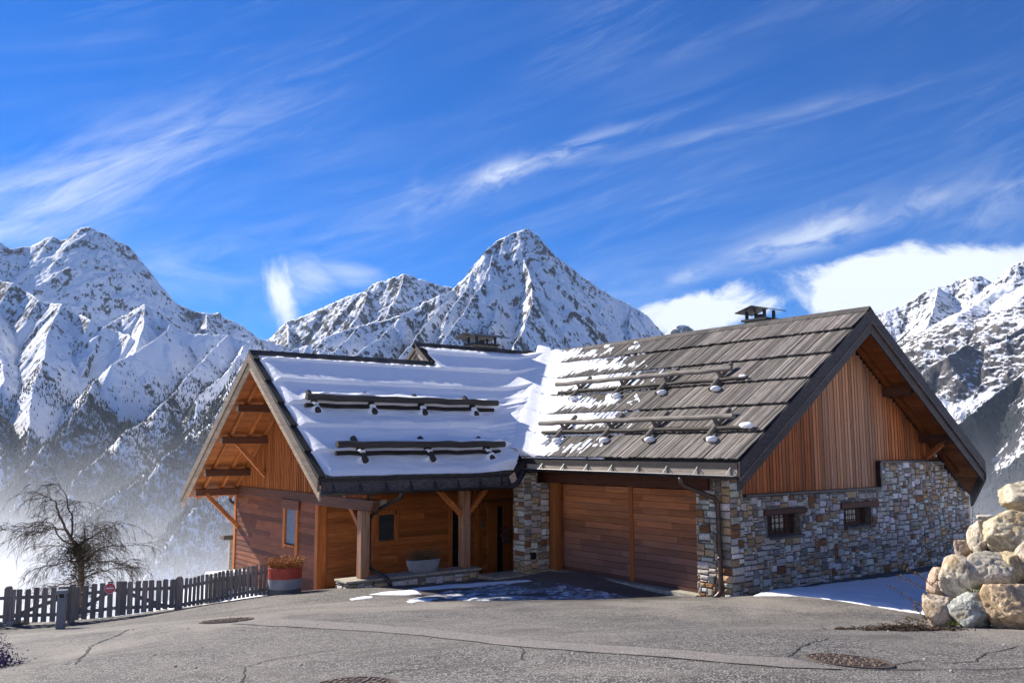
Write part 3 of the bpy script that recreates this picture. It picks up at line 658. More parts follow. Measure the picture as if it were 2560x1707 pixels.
# inner stone pillar between the garage door and the porch (faces y = 6.25)
pl_ = MB(); stone_face(pl_, (-.87, 6.25, -.5), (1, 0, 0), (0, 0, 1), (0, -1, 0), .87, 3.15, lambda a, z: a < .49 or z < 2.85)
stone_face(pl_, (-.87, 6.25, -.5), (0, 1, 0), (0, 0, 1), (-1, 0, 0), .5, 3.15, lambda a, z: True)
pil = pl_.build('stone_pillar', M['stone'], H, label='inner stone pillar beside the garage door')
k_ = MB(); k_.box(-.858, -.40, 6.262, 6.75, -.7, 2.6); k_.box(-.40, -.005, 6.262, 6.75, -.7, 2.34); k_.build('pillar_core', M['mortar'], pil)
# the rest of the shell: back and side walls, plain and mostly out of sight
b_ = MB()
b_.box(10.45, 10.79, .36, 18.0, -.8, 1.7); b_.box(-.9, 10.79, 18.0, 18.3, -.8, 1.9); b_.box(.02, 10.4, 6.76, 6.95, -.8, 2.6)
b_.prism([(0.3, .42, 2.2), (8.6, .42, 2.2), (8.6, .42, 3.3), (RIDX, .42, 6.1), (.3, .42, 3.3)], (0, .05, 0))
b_.build('wall', M['mortar'], H)

# ledges over the stonework
mb = MB(); mb.box(.47, 6.02, -.085, .10, 2.205, 2.255); mb.box(5.97, 6.05, -.085, .05, 2.255, 2.875); mb.box(6.0, 9.55, -.085, .10, 2.875, 2.925)
mb.build('ledge', M['metal'], H, bevel=.006)

# gable cladding: upright sun-bleached boards
mb = MB(); x = .475
while x < 9.6:
    w_ = rnd.uniform(.10, .165); z0 = 2.258 if x < 5.97 else 2.93; z1 = min(rtop(x), rtop(x+w_))-.30
    if z1 > z0: 
        d = rnd.uniform(-.006, .006); mb.box(x, x+w_-.007, .055+d, .085, z0, z1, tv(.58, 1.3, .16)); mb.box(x+w_-.016, x+w_+.006, .038+d, .056+d, z0, z1, tv(.7, 1.15))
    x += w_
mb.box(.475, 9.5, .086, .11, 2.3, 2.4, (.1, .1, .1)); mb.build('gable_cladding', WD['gable'], H, label='sun bleached upright boards of the garage wing gable')

# small barred windows in the stone
for (a, c, z0, z1), (la, lc, lz0, lz1) in zip(WIN, LIN):
    mb = MB(); mb.box(a, c, .22, .30, z0-.05, z1); wn = mb.build('window', WD['brx'], H, label='small barred window under a timber lintel')
    g = MB(); g.box(a+.42, c-.38, .205, .219, z0+.05, z1-.05); g.build('pane', M['glass'], wn)
    g = MB()
    for i in range(7): xx = a+.10+i*(c-a-.2)/6; g.tube([(xx, .13, z0-.02), (xx, .13, z1)], .009, 6)
    for i in range(3): zz = z0+.08+i*.13; g.tube([(a+.02, .13, zz), (c-.02, .13, zz)], .008, 6)
    g.build('grille', M['black'], wn)
    g = MB(); g.box(a-.02, c+.04, -.10, .2, z0-.115, z0-.055); g.build('sill', WD['wex'], wn, bevel=.006)
    g = MB(); g.box(la, lc, -.075, .30, lz0, lz1-.004, tv()); g.build('lintel', WD['brx'], wn, bevel=.012)

# garage: double door of level boards, jambs, header beam, threshold
gd = empty('garage_door', (0, 0, 0)); gd.parent = H
for y0, y1 in ((.985, 3.215), (3.355, 5.968)):
    mb = MB(); z = .10
    while z < 2.30:
        h_ = .158; y = y0-rnd.uniform(0, .8)
        while y < y1:
            L = rnd.uniform(.7, 1.9); a, c = max(y, y0), min(y+L, y1)
            if c-a > .02: d = rnd.uniform(-.003, .003); mb.box(.23+d, .27, a+.0015, c-.0015, z+.004, min(z+h_, 2.34)-.004, tv(.74, 1.22, .07))
            y += L
        z += h_
    mb.box(.225, .27, y0, y1, .015, .098, (.55, .5, .5)); mb.build('door_leaf', WD['door'], gd)
mb = MB(); mb.box(.195, .26, 3.22, 3.35, .015, 2.34, (1.05, 1, 1)); mb.build('mullion', WD['orz'], gd, bevel=.008)
mb = MB(); mb.box(.0, .30, 5.975, 6.235, .0, 2.345, (.9, .9, .9)); mb.build('jamb', WD['orz'], gd, bevel=.008); mb = MB(); mb.box(-.015, .11, 5.87, 5.97, .0, 2.345, (.72, .72, .72)); mb.build('jamb', WD['orz'], gd, bevel=.008)
mb = MB(); mb.box(.20, .30, .985, 5.968, -.05, .0135, (.8, .8, .8)); mb.build('door_sweep', M['black'], gd)
mb = MB(); mb.box(-.06, .20, .57, 6.78, 2.345, 2.64, (.82, .72, .7)); mb.build('header_beam', WD['bry'], H, bevel=.012, label='dark header beam over the garage door')
mb = MB(); mb.box(-.10, .30, .96, 6.24, -.25, .008); mb.build('threshold', M['slabst'], H)

# ---------------- roofs
def roof_boards(mb, y0, y1, yleft, t0, t1, course, wd=.086):
    pass
rr = MB()       # garage wing: front deck, back slope, then the boards
def valley_y(x): return x+7.511
rr.prism([RP(GY+.01, .02, -.05), RP(6.70, .02, -.05), RP(UPY, 6.39, -.05), RP(GY+.01, 6.39, -.05)], Vector((ST, 0, -CT))*.10, (.45, .42, .4))
rr.prism([RP(6.26, .0, -.03), RP(6.72, .0, -.03), (-1.32, 6.20, 2.60)], (0, 0, -.10), (.5, .45, .42))
def BP(x, y, h=0.0): return Vector((x+h*ST, y, RIDZ-SL*(x-RIDX)+h*CT))
rr.prism([BP(RIDX, GY+.01), BP(9.87, GY+.01), BP(11.05, .05), BP(11.05, 18.5), BP(RIDX, UPY)], Vector((-ST, 0, -CT))*.12, (.7, .7, .7))
COURSES = [0, 1.03, 2.11, 3.17, 4.26, 5.38, 6.40]
for ci in range(6):
    ta, tb = COURSES[ci], min(COURSES[ci+1]+.10, 6.40); y = GY
    while y < UPY+.2:
        w_ = rnd.uniform(.05, .11); ymax_t = RX0+ta*CT
        yv_lo, yv_hi = valley_y(RX0+ta*CT), valley_y(RX0+tb*CT)
        if y+w_ < yv_hi+.02:
            t_s = ta if y < yv_lo else ta+(y-yv_lo)/CT
            h = rnd.uniform(.0, .016); lo = rnd.uniform(-.018, .018)
            tw = rnd.choice((0, 0, .006, -.006))
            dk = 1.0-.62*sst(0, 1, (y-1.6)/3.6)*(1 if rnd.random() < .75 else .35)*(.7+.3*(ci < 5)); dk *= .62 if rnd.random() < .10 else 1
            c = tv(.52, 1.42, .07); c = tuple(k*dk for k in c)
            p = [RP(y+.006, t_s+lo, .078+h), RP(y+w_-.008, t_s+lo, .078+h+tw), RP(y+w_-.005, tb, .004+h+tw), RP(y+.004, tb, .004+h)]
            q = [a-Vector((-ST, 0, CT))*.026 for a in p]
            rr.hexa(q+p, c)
        y += w_
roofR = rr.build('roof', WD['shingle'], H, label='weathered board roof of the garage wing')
roofR.data.flip_normals() if False else None
# porch wing deck (under the snow), raised rear part and back slopes
lr = MB()
lr.prism([LP(GX+.02, .02, -.03), LP(-1.36, .02, -.03), LP(3.3, 5.80, -.03), LP(GX+.02, 5.80, -.03)], Vector((0, ST, -CT))*.10, (.5, .48, .45))
lr.prism([LP(-.99, 5.80, -.03), LP(3.4, 5.80, -.03), LP(4.44, 7.045, -.03), LP(-.99, 7.045, -.03)], Vector((0, ST, -CT))*.10, (.5, .48, .45))
lr.prism([(GX+.02, LRY, LRZ-.03), (-.75, LRY, LRZ-.03), (-.75, 16.75, ltop(16.75)-.03), (GX+.02, 16.75, ltop(16.75)-.03)], (0, -.06, -.09), (.6, .6, .6))
ub = lambda y: RIDZ-SL*(y-UPY)
lr.prism([(-.99, UPY, RIDZ-.03), (RIDX, UPY, RIDZ-.03), (11.05, 18.56, ub(18.56)-.03), (-.99, 18.56, ub(18.56)-.03)], (0, -.06, -.09), (.6, .6, .6))
for s_ in range(5):      # ragged slate ends along the snowy rake
    pass
roofL = lr.build('roof', WD['shingle'], H, label='snow covered roof of the porch wing')
e_ = MB()                # slate edge showing beside the snow at the rake, stepped per course, and along the eave
for ci in range(6):
    ta, tb = COURSES[ci]-.03, min(COURSES[ci+1]-.03, 5.8)
    if tb <= ta: continue
    for kx in range(4):
        x0 = GX-.03+kx*.045; a = [LP(x0, ta, .075), LP(x0+.043, ta, .075), LP(x0+.043, tb, .025), LP(x0, tb, .025)]
        e_.hexa([v_-Vector((0, -ST, CT))*.075 for v_ in a]+a, tv(.10, .2))
x = GX+.2
while x < -1.35:
    w_ = rnd.uniform(.07, .11); t1_ = .30; a = [LP(x, -.02, .03), LP(x+w_-.004, -.02, .03), LP(x+w_-.004, t1_, .02), LP(x, t1_, .02)]
    e_.hexa([v_-Vector((0, -ST, CT))*.05 for v_ in a]+a, tv(.4, .7)); x += w_
e_.build('slate_edge', WD['shingle'], roofL)

# ridge caps
mb = MB(); y = GY-.02
while y < UPY-.05:
    L = .42; mb.prism([(RIDX-.16, y, RIDZ-.055), (RIDX, y, RIDZ+.075), (RIDX+.16, y, RIDZ-.055), (RIDX+.16, y, RIDZ-.09), (RIDX, y, RIDZ+.04), (RIDX-.16, y, RIDZ-.09)], (0, L-.01, .004), tv(.35, .6)); y += L
mb.build('ridge_cap', WD['shingle'], roofR)
for (xa, xb, yy, zz) in ((GX-.02, -.62, LRY, LRZ), (-1.02, RIDX, UPY, RIDZ)):
    x = xa; mb = MB()
    while x < xb:
        mb.prism([(x, yy-.15, zz-.05), (x, yy, zz+.07), (x, yy+.15, zz-.05), (x, yy+.15, zz-.09), (x, yy, zz+.035), (x, yy-.15, zz-.09)], (.325, 0, 0), tv(.28, .5)); mb.box(x+.3, x+.33, yy-.05, yy+.05, zz+.045, zz+.085, (.35, .33, .3)); x += .33
    mb.build('ridge_cap', WD['shingle'], roofL)

# small raised gable where the rear roof stands higher
mb = MB(); x = -.80
mb.prism([(x, 11.05, 5.92), (x, UPY, 6.56), (x, 12.87, 5.92)], (.05, 0, 0), (.6, .6, .6))
for s_, y1 in ((1, 10.92), (-1, 13.0)):
    for j, (off, th) in enumerate(((0, .15), (.20, .11), (.34, .09))):
        a = Vector((-.985+j*.06, UPY, RIDZ-.02-off)); c = Vector((-.985+j*.06, y1-s_*(-.0)+(off*1.2 if s_ > 0 else -off*1.2), ltop(LRY)-.06 if False else RIDZ-.02-off-SL*abs(y1+(off*1.2 if s_ > 0 else -off*1.2)-UPY)))
        mb.obox(a, c-a, (.04, 0, 0), (0, 0, -th), tv(.7, 1.2))
mb.build('raised_gable', WD['silvery'], roofL)

# barge boards
mb = MB()
def rake(mb, p0, p1, depth, out, th, c, drop=0.0):
    p0, p1 = Vector(p0), Vector(p1); mb.obox(p0-Vector((0, 0, drop)), p1-p0, out if isinstance(out, Vector) else Vector(out)*th, Vector((0, 0, -depth)), c)
tipx = 9.87
for (xa, xb) in ((RX0-.04, RIDX), (tipx, RIDX)):
    rake(mb, (xa, GY, rtop(xa)+.01), (xb, GY, RIDZ+.01), .34, (0, -1, 0), .045, (.9, .9, .95)); rake(mb, (xa, GY+.05, rtop(xa)-.33), (xb, GY+.05, RIDZ-.33), .27, (0, -1, 0), .045, (1.25, 1.2, 1.2))
    rake(mb, (xa, GY-.01, rtop(xa)-.315), (xb, GY-.01, RIDZ-.315), .022, (0, -1, 0), .05, (3.6, 3.2, 2.9))
mb.prism([(tipx, GY-.045, rtop(tipx)+.01), (11.07, .02, rtop(11.07)+.01), (11.07, .02, rtop(11.07)-.50), (tipx, GY-.045, rtop(tipx)-.50)], (-.05, .06, 0), (.8, .8, .8))
mb.build('barge_board', WD['barge'], roofR, bevel=.005)
mb = MB()
for (ya, yb_) in ((LY0-.03, LRY), (16.75, LRY)):
    rake(mb, (GX, ya, ltop(ya)-.015), (GX, yb_, LRZ-.015), .27, (-1, 0, 0), .045, (.46, .42, .39)); rake(mb, (GX+.05, ya, ltop(ya)-.27), (GX+.05, yb_, LRZ-.27), .24, (-1, 0, 0), .045, (.95, .82, .68))
mb.build('barge_board', WD['silvery'], roofL, bevel=.005)

# soffits: boards seen from below
mb = MB(); y_n = 6
def soffit_R(xa, xb, clip=False):
    n_ = int(abs(xb-xa)/.13); 
    for i in range(n_):
        a = xa+(xb-xa)*i/n_; c = xa+(xb-xa)*(i+1)/n_-.006*math.copysign(1, xb-xa); ya = GY+.02
        if max(a, c) > tipx: ya = GY+.02+(max(a, c)-tipx)*.78
        if ya < .0: mb.hexa([(a, ya, rtop(a)-.215), (c, ya, rtop(c)-.215), (c, .10, rtop(c)-.215), (a, .10, rtop(a)-.215), (a, ya, rtop(a)-.185), (c, ya, rtop(c)-.185), (c, .10, rtop(c)-.185), (a, .10, rtop(a)-.185)], tv(.7, 1.15))
soffit_R(RX0+.02, RIDX); soffit_R(RIDX, 11.02)
mb.build('soffit', WD['orx'], roofR)
mb = MB(); y = -.0
for i in range(8):       # underside of the garage eave
    a, c = RX0+.03+i*.115, RX0+.03+(i+1)*.115-.004; mb.hexa([(a, .1, rtop(a)-.215), (c, .1, rtop(c)-.215), (c, 6.7, rtop(c)-.215), (a, 6.7, rtop(a)-.215), (a, .1, rtop(a)-.185), (c, .1, rtop(c)-.185), (c, 6.7, rtop(c)-.185), (a, 6.7, rtop(a)-.185)], tv(.75, 1.05))
mb.build('soffit', WD['ory'], roofR)
mb = MB()
def soffit_L(ya, yb_, x1, hh=.20):
    n_ = int(abs(yb_-ya)/.15)
    for i in range(n_):
        a = ya+(yb_-ya)*i/n_; c = ya+(yb_-ya)*(i+1)/n_-.006*math.copysign(1, yb_-ya)
        mb.hexa([(GX+.03, a, ltop(a)-hh), (x1, a, ltop(a)-hh), (x1, c, ltop(c)-hh), (GX+.03, c, ltop(c)-hh), (GX+.03, a, ltop(a)-hh+.03), (x1, a, ltop(a)-hh+.03), (x1, c, ltop(c)-hh+.03), (GX+.03, c, ltop(c)-hh+.03)], tv(.72, 1.2))
soffit_L(LY0+.02, 7.5, -1.0); soffit_L(7.5, LRY, -5.1); soffit_L(16.7, LRY, -5.1)
mb.build('soffit', WD['orx'], roofL)
mb = MB()                # rafters under the deep gable overhang
for x in (-6.35, -5.78, -5.3):
    for ya, yb_ in ((LY0+.15, LRY-.02), (16.65, LRY+.02)): mb.beam((x, ya, ltop(ya)-.275), (x, yb_, ltop(yb_)-.275), .09, .13, c=tv(.7, 1.0))
mb.build('rafter', WD['ord'], roofL, bevel=.006)
# purlins with shaped ends
for y in (16.08, 15.16, 13.72, 12.41, LRY, 9.6, 8.45):
    z = ltop(y)-.455-(.05 if y == LRY else 0); mb = MB(); mb.box(GX+.22, -5.12, y-.10, y+.10, z-.11, z+.11, tv(.7, 1.05)); p_ = mb.build('purlin', WD['brx'], H, bevel=.015)
    mb = MB(); mb.box(GX+.205, GX+.216, y-.085, y+.085, z-.095, z+.095); mb.build('end_cap', WD['silver'], p_)
for x in (2.25, .45, RIDX, 6.55, 8.3):
    z = rtop(x)-.47-(.05 if x == RIDX else 0); mb = MB(); y0 = GY+.14
    mb.prism([(x-.10, y0+.18, z-.12), (x-.10, y0+.06, z-.06), (x-.10, y0, z+.0), (x-.10, y0, z+.12), (x-.10, .2, z+.12), (x-.10, .2, z-.12)], (.20, 0, 0), tv(.65, .95)); mb.build('purlin', WD['bry'], H, bevel=.012)
for x0, x1 in ((6.66, 8.1), (8.4, 9.6)): pass
mb = MB(); mb.beam((8.32, GY+.35, rtop(8.3)-.62), (8.42, -.02, rtop(8.3)-1.0), .12, .12, (1, 0, 0), (.9, .85, .8)); mb.build('brace', WD['ord'], H, bevel=.01)
mb = MB()
for xa, xb in ((RIDX+.1, 9.9),): mb.beam((xa, -.10, rtop(xa)-.29), (xb, -.10, rtop(xb)-.29), .11, .14, (0, -1, 0), (.75, .7, .65)); mb.beam((RX0+.3, -.10, rtop(RX0+.3)-.29), (RIDX-.1, -.10, rtop(RIDX-.1)-.29), .11, .14, (0, -1, 0), (.75, .7, .65))
mb.build('rafter', WD['ord'], roofR, bevel=.006)

# fascia, gutters, downpipes
mb = MB(); mb.box(RX0-.02, RX0+.02, GY+.04, 6.28, 2.865, 2.985, (.7, .7, .75)); mb.build('fascia', WD['barge'], roofR)
mb = MB(); mb.box(RX0-.005, RX0+.03, GY+.06, 6.22, 2.70, 2.862, (1.1, 1.08, 1.05)); mb.build('fascia', WD['silvery'], roofR, label='sun bleached fascia board under the dark one')
mb = MB(); mb.box(GX+.03, -1.40, LY0-.025, LY0+.015, 2.535, 2.625, (.7, .7, .75)); mb.box(GX+.06, -1.42, LY0, LY0+.03, 2.30, 2.533, (1.6, 1.7, 1.9)); mb.build('fascia', WD['barge'], roofL)
def gutter(mb, p0, p1, r=.075, lip=None):
    p0, p1 = Vector(p0), Vector(p1); d = (p1-p0); s_ = d.cross(Vector((0, 0, 1))).normalized(); n_ = 9
    ring_ = [(s_*math.cos(math.pi+math.pi*k/(n_-1))*r+Vector((0, 0, math.sin(math.pi+math.pi*k/(n_-1))*r))) for k in range(n_)]
    rin = [q*.86 for q in ring_]
    for k in range(n_-1):
        mb.face([p0+ring_[k], p0+ring_[k+1], p1+ring_[k+1], p1+ring_[k]]); mb.face([p0+rin[k+1], p0+rin[k], p1+rin[k], p1+rin[k+1]])
    for p in (p0, p1): mb.face([p+q for q in ring_])
    return [p0+ring_[0], p0+ring_[-1], p1+ring_[0], p1+ring_[-1]]
gp = (RX0-.085, GY+.03, 2.715), (RX0-.085, 6.26, 2.745)
mb = MB(); gutter(mb, *gp); gR = mb.build('gutter', M['metal'], H)
mb = MB(); mb.tube([(RX0-.162, gp[0][1], 2.717), (RX0-.162, gp[1][1], 2.747)], .009, 6); mb.build('gutter_lip', M['lipmetal'], gR)
for i in range(8): y = GY+.22+i*.89; mb = MB(); mb.beam((RX0-.005, y, 2.90), (RX0-.165, y+.01, 2.722), .03, .008, (0, 0, 1)); mb.box(RX0-.022, RX0-.008, y-.017, y+.017, 2.70, 2.90); mb.build('gutter_bracket', M['fixture'], gR)
mb = MB(); ga, gb = (GX+.03, LY0-.075, 2.30), (-1.45, LY0-.075, 2.30); gutter(mb, ga, gb, .078); gL = mb.build('gutter', M['metal'], H)
for i in range(8): x = GX+.35+i*.69; mb = MB(); mb.beam((x, LY0-.002, 2.50), (x, LY0-.15, 2.305), .03, .008, (0, 0, 1)); mb.box(x-.017, x+.017, LY0-.03, LY0-.026, 2.30, 2.52); mb.build('gutter_bracket', M['metal'], gL)
# the sloping eave piece that joins both gutters over the valley
mb = MB(); mb.prism([(RX0-.03, 6.24, 2.985), (RX0-.03, 6.24, 2.70), (-1.42, LY0-.02, 2.32), (-1.42, LY0-.02, 2.62)], (.02, .05, 0), (.8, .8, .85)); mb.tube([(RX0-.085, 6.24, 2.70), (RX0-.2, 6.16, 2.62), (-1.25, 6.08, 2.34), (-1.47, LY0-.075, 2.27)], .075, 10, (.7, .7, .75)); mb.build('valley_outlet', M['metal'], gL)
mb = MB(); mb.prism([(-1.30, 6.10, 2.66), (-1.22, 6.10, 2.45), (-1.42, 6.09, 2.36), (-1.50, 6.09, 2.55)], (.02, .03, 0), (1.4, 1.2, 1.0)); mb.build('outlet_board', WD['silver'], gL)
def pipe(name, pts_, r, m_, parent, collars=()):
    P = [Vector(p) for p in pts_]; Q = []
    for i, p in enumerate(P):
        if 0 < i < len(P)-1:
            a, c = (P[i-1]-p), (P[i+1]-p); L = min(.13, a.length*.45, c.length*.45)
            for t in (0, .25, .5, .75, 1): Q.append((p+a.normalized()*L)*(1-t)**2+p*2*t*(1-t)+(p+c.normalized()*L)*t*t)
        else: Q.append(p)
    mb = MB(); mb.tube(Q, r, 12)
    for c in collars: mb.tube([Vector(c)-Vector((0, 0, .03)), Vector(c)+Vector((0, 0, .03))], r*1.18, 12)
    o = mb.build(name, m_, parent, smooth=False)
    o.data.polygons.foreach_set('use_smooth', np.array([len(p.vertices) == 4 for p in o.data.polygons])); return o
pipe('downpipe', [(RX0-.085, .62, 2.68), (RX0-.085, .62, 2.50), (-.13, .235, 2.16), (-.12, .215, .17), (-.26, .33, .02)], .055, M['pipe'], H, [(-.121, .216, .9), (-.121, .216, 1.75)])
pipe('downpipe', [(-4.75, LY0-.075, 2.26), (-4.75, LY0-.06, 2.12), (-4.98, 7.0, 1.75), (-5.0, 7.25, 1.55), (-5.0, 7.25, .35), (-4.72, 6.75, .12), (-4.66, 6.70, -.1)], .048, M['metal'], H, [(-5.0, 7.25, 1.2), (-5.0, 7.25, .6)])
pipe('downpipe', [(-5.3, 16.7, 1.75), (-5.3, 16.68, 1.55), (-5.05, 16.52, 1.35), (-5.05, 16.52, -.9)], .05, M['metal'], H)

# snow guards: log pairs on stub brackets
def guard(P, a, b_, t_hi, t_lo, stubs, st, parent, logm, r=.066, skew=0.0, ext=0.0, up=0.0):
    g = empty('snow_guard'); g.parent = parent
    d = (P(b_, 0)-P(a, 0)).normalized()
    def wob(s0, s1, t, h, rr_):
        n_ = 14; return [P(s0+(s1-s0)*i/n_, t+.012*math.sin(i*1.7+s0), h+.010*math.sin(i*2.3)) for i in range(n_+1)], [rr_*(1+.06*math.sin(i*2.9+t)) for i in range(n_+1)]
    p_, r_ = wob(a, b_, t_hi, .33+up, r); mb = MB(); mb.tube(p_, r_, 12, (1, 1, 1)); mb.build('log', logm, g)
    p_, r_ = wob(a-ext, b_-.1, t_lo, .12+up, r*.82); mb = MB(); mb.tube(p_, [q_*.8 for q_ in r_], 12, (.34, .33, .32)); mb.build('log', logm, g)
    for q in stubs:
        mb = MB(); mb.tube([P(q, t_hi+.55, .17+up*.5), P(q, st, .10+up)], r*.92, 10, (.8, .8, .8)); mb.beam(P(q, t_hi-.02, .05), P(q, t_hi-.02, .30), .06, .08, d, (.7, .7, .7)); mb.build('bracket', logm, g)
    return g
lg = wood('silvered_log', (.10, .088, .078), (.34, .30, .255), (40, 3, 40), .75); lgd = WD['log']
guard(RP, 1.28, 8.05, 3.40, 3.26, (7.06, 5.21, 3.52, 1.71), 2.84, roofR, lg, ext=.45); guard(RP, -.16, 6.65, 1.22, 1.08, (5.72, 3.85, 2.28, .38), .66, roofR, lg, ext=.40)
guard(LP, -6.28, -.25, 2.90, 2.84, (-6.0, -4.37, -2.80, -1.07), 2.58, roofL, lgd, r=.085, up=.06); guard(LP, -6.23, -1.28, .78, .72, (-5.54, -3.62, -1.77), .42, roofL, lgd, r=.085, up=.06)

# chimneys with plate covers
def chimney(x, y, z, w_, d_, plate, ax, parent, lbl):
    mb = MB(); mb.box(x-w_/2, x+w_/2, y-d_/2, y+d_/2, z-1.2, z, (1, 1, 1)); c_ = mb.build('chimney', M['mortar'], parent, label=lbl)
    g = MB(); g.box(x-w_/2-.07, x+w_/2+.07, y-d_/2-.07, y+d_/2+.07, z+.002, z+.06); g.build('crown', M['black'], c_)
    ph = .30
    for sx in (-1, 1):
        for sy in (-1, 1): g = MB(); g.box(x+sx*w_*.42-.035, x+sx*w_*.42+.035, y+sy*d_*.42-.035, y+sy*d_*.42+.035, z+.062, z+ph); g.build('post', M['black'], c_)
    g = MB(); g.tube([(x, y, z+.0615), (x, y, z+.2)], .11, 10); g.build('flue', M['black'], c_)
    g = MB(); a, c = plate
    if ax == 'y':
        g.prism([(x-a, y-c, z+ph-.02), (x, y-c, z+ph+.13), (x+a, y-c, z+ph-.02), (x+a, y-c, z+ph-.045), (x, y-c, z+ph+.105), (x-a, y-c, z+ph-.045)], (0, 2*c, 0))
    else:
        g.prism([(x-a, y-c, z+ph-.02), (x-a, y, z+ph+.13), (x-a, y+c, z+ph-.02), (x-a, y+c, z+ph-.045), (x-a, y, z+ph+.105), (x-a, y-c, z+ph-.045)], (2*a, 0, 0))
    g.build('cover_plate', M['black'], c_)
chimney(4.95, 2.72, 6.84, .5, .72, (.40, .58), 'x', roofR, 'chimney with a dark plate cover on the garage wing'); chimney(1.98, 12.35, 6.86, .95, .6, (.78, .62), 'x', roofL, 'chimney with a dark plate cover on the rear roof')

# ---------------- porch wing walls
def siding(mb, o, u, L, z0, z1, nrm, h_=.15, lo=.7, hi=1.25, holes=()):
    o, u, nrm = Vector(o), Vector(u), Vector(nrm); z = z0
    while z < z1-.01:
        zt = min(z+h_, z1); a = -rnd.uniform(0, 1.5)
        while a < L:
            l_ = rnd.uniform(1.6, 3.8); s0, s1 = max(a, 0), min(a+l_, L); cuts = [(s0, s1)]
            for ha, hb, hz0, hz1 in holes:
                if z < hz1-.02 and zt > hz0+.02: cuts = [q for s_, e2 in cuts for q in ((s_, min(e2, ha)), (max(s_, hb), e2)) if q[1]-q[0] > .02]
            c = tv(lo, hi, .12)
            for s_, e2 in cuts:
                p = o+u*(s_+.001); q = o+u*(e2-.001)
                mb.hexa([p+nrm*.036+Vector((0, 0, z)), q+nrm*.036+Vector((0, 0, z)), q-nrm*.01+Vector((0, 0, z)), p-nrm*.01+Vector((0, 0, z)),
                         p+nrm*.016+Vector((0, 0, zt)), q+nrm*.016+Vector((0, 0, zt)), q-nrm*.01+Vector((0, 0, zt)), p-nrm*.01+Vector((0, 0, zt))], c)
            a += l_
        z += h_
WX, WY = -5.2, 9.8
mb = MB(); siding(mb, (WX, WY, 0), (0, 1, 0), 6.5, -1.6, 1.80, (-1, 0, 0), .15, .6, 1.4, [(1.45, 2.2, .55, 1.56)]); gw = mb.build('gable_wall', WD['siding'], H)
mb = MB(); mb.box(WX-.06, WX+.1, 7.0, 16.36, 1.80, 2.075, (.85, .8, .8)); mb.build('tie_beam', WD['bry'], H, bevel=.012)
mb = MB(); y = 7.02                                   # upright boards of the upper gable
while y < 16.3:
    w_ = rnd.uniform(.10, .15); z1 = min(ltop(y), ltop(y+w_))-.22
    if z1 > 2.08: mb.box(WX-.02+rnd.uniform(-.005, .005), WX+.03, y, y+w_-.006, 2.078, z1, tv(.72, 1.2)); mb.box(WX-.045, WX-.021, y+w_-.02, y+w_+.012, 2.078, z1, tv(.7, 1.05))
    y += w_
mb.build('gable_cladding', WD['orz'], H)
k_ = MB(); k_.box(WX+.04, WX+.2, 10.0, 16.3, -1.8, 1.79); k_.prism([(WX+.05, 7.0, 2.08), (WX+.05, 16.3, 2.08), (WX+.05, 16.3, ltop(16.3)-.24), (WX+.05, LRY, LRZ-.24), (WX+.05, 7.0, ltop(7.0)-.24)], (.08, 0, 0)); k_.box(-5.0, 10.4, 9.86, 10.0, -1.2, 4.2); k_.box(-5.1, -.95, 16.2, 16.36, -1.8, 1.95); k_.box(2.3, 2.4, 6.96, 9.85, -1, 2.6); k_.build('wall', M['mortar'], H)
mb = MB(); mb.box(WX-.055, WX+.06, 16.22, 16.40, -1.8, 1.80, (1, 1, 1)); mb.build('corner_board', WD['orz'], H, bevel=.006); mb = MB(); mb.box(WX-.06, WX+.0, WY-.05, WY+.13, -.9, 1.80, (.85, .8, .8)); mb.build('corner_board', WD['orz'], H, bevel=.006); mb = MB(); mb.box(WX-.058, WX+.21, WY-.058, WY-.02, -.9, 1.80, (1.2, 1.15, 1.1)); mb.build('corner_board', WD['orz'], H, bevel=.006)
mb = MB(); siding(mb, (WX+.2, WY, 0), (1, 0, 0), 7.3, -.75, 2.42, (0, -1, 0), .165, .7, 1.25, [(1.50, 2.20, .56, 1.44), (3.98, 4.75, -1, 1.55), (5.42, 6.48, -1, 1.5)]); mb.build('porch_wall', WD['orx'], H)
mb = MB()
for i in range(18): mb.box(WX+.05, 2.3, 7.3+i*.14, 7.3+i*.14+.134, 2.42, 2.45, tv(.6, .95))
mb.build('porch_ceiling', WD['orx'], H)
mb = MB(); mb.box(-5.1, 2.3, 6.9, 9.9, -.9, -.60); mb.build('porch_floor', M['slabst'], H); mb = MB(); mb.box(-1.95, -.02, 6.05, 6.9, -.5, -.035, (.9, .9, .9)); mb.build('porch_floor', M['slabst'], H)
# gable window with lowered grey blind
wn = empty('window'); wn.parent = H; wn['label'] = 'window with a lowered grey blind in the side gable'
mb = MB(); mb.box(WX-.065, WX-.0, 11.25, 12.0, .56, 1.55)
mb2 = MB()
for i in range(22): z = .575+i*.044; mb2.hexa([(WX-.03, 11.27, z), (WX-.03, 11.98, z), (WX-.0, 11.98, z), (WX-.0, 11.27, z), (WX-.018, 11.27, z+.042), (WX-.018, 11.98, z+.042), (WX-.0, 11.98, z+.042), (WX-.0, 11.27, z+.042)], (1, 1, 1))
mb2.build('shutter', M['shut'], wn)
mb = MB(); mb.box(WX-.075, WX+.02, 11.08, 11.255, .30, 1.56); mb.build('frame', WD['orz'], wn, bevel=.006); mb = MB(); mb.box(WX-.075, WX+.02, 11.995, 12.16, .44, 1.56); mb.build('frame', WD['orz'], wn, bevel=.006)
mb = MB(); mb.box(WX-.095, WX+.02, 11.0, 12.28, 1.563, 1.83, (1.1, 1, 1)); mb.build('lintel', WD['bry'], wn, bevel=.006)
mb = MB(); mb.box(WX-.10, WX+.02, 11.257, 11.993, .50, .56); mb.build('sill', WD['ory'], wn, bevel=.006)
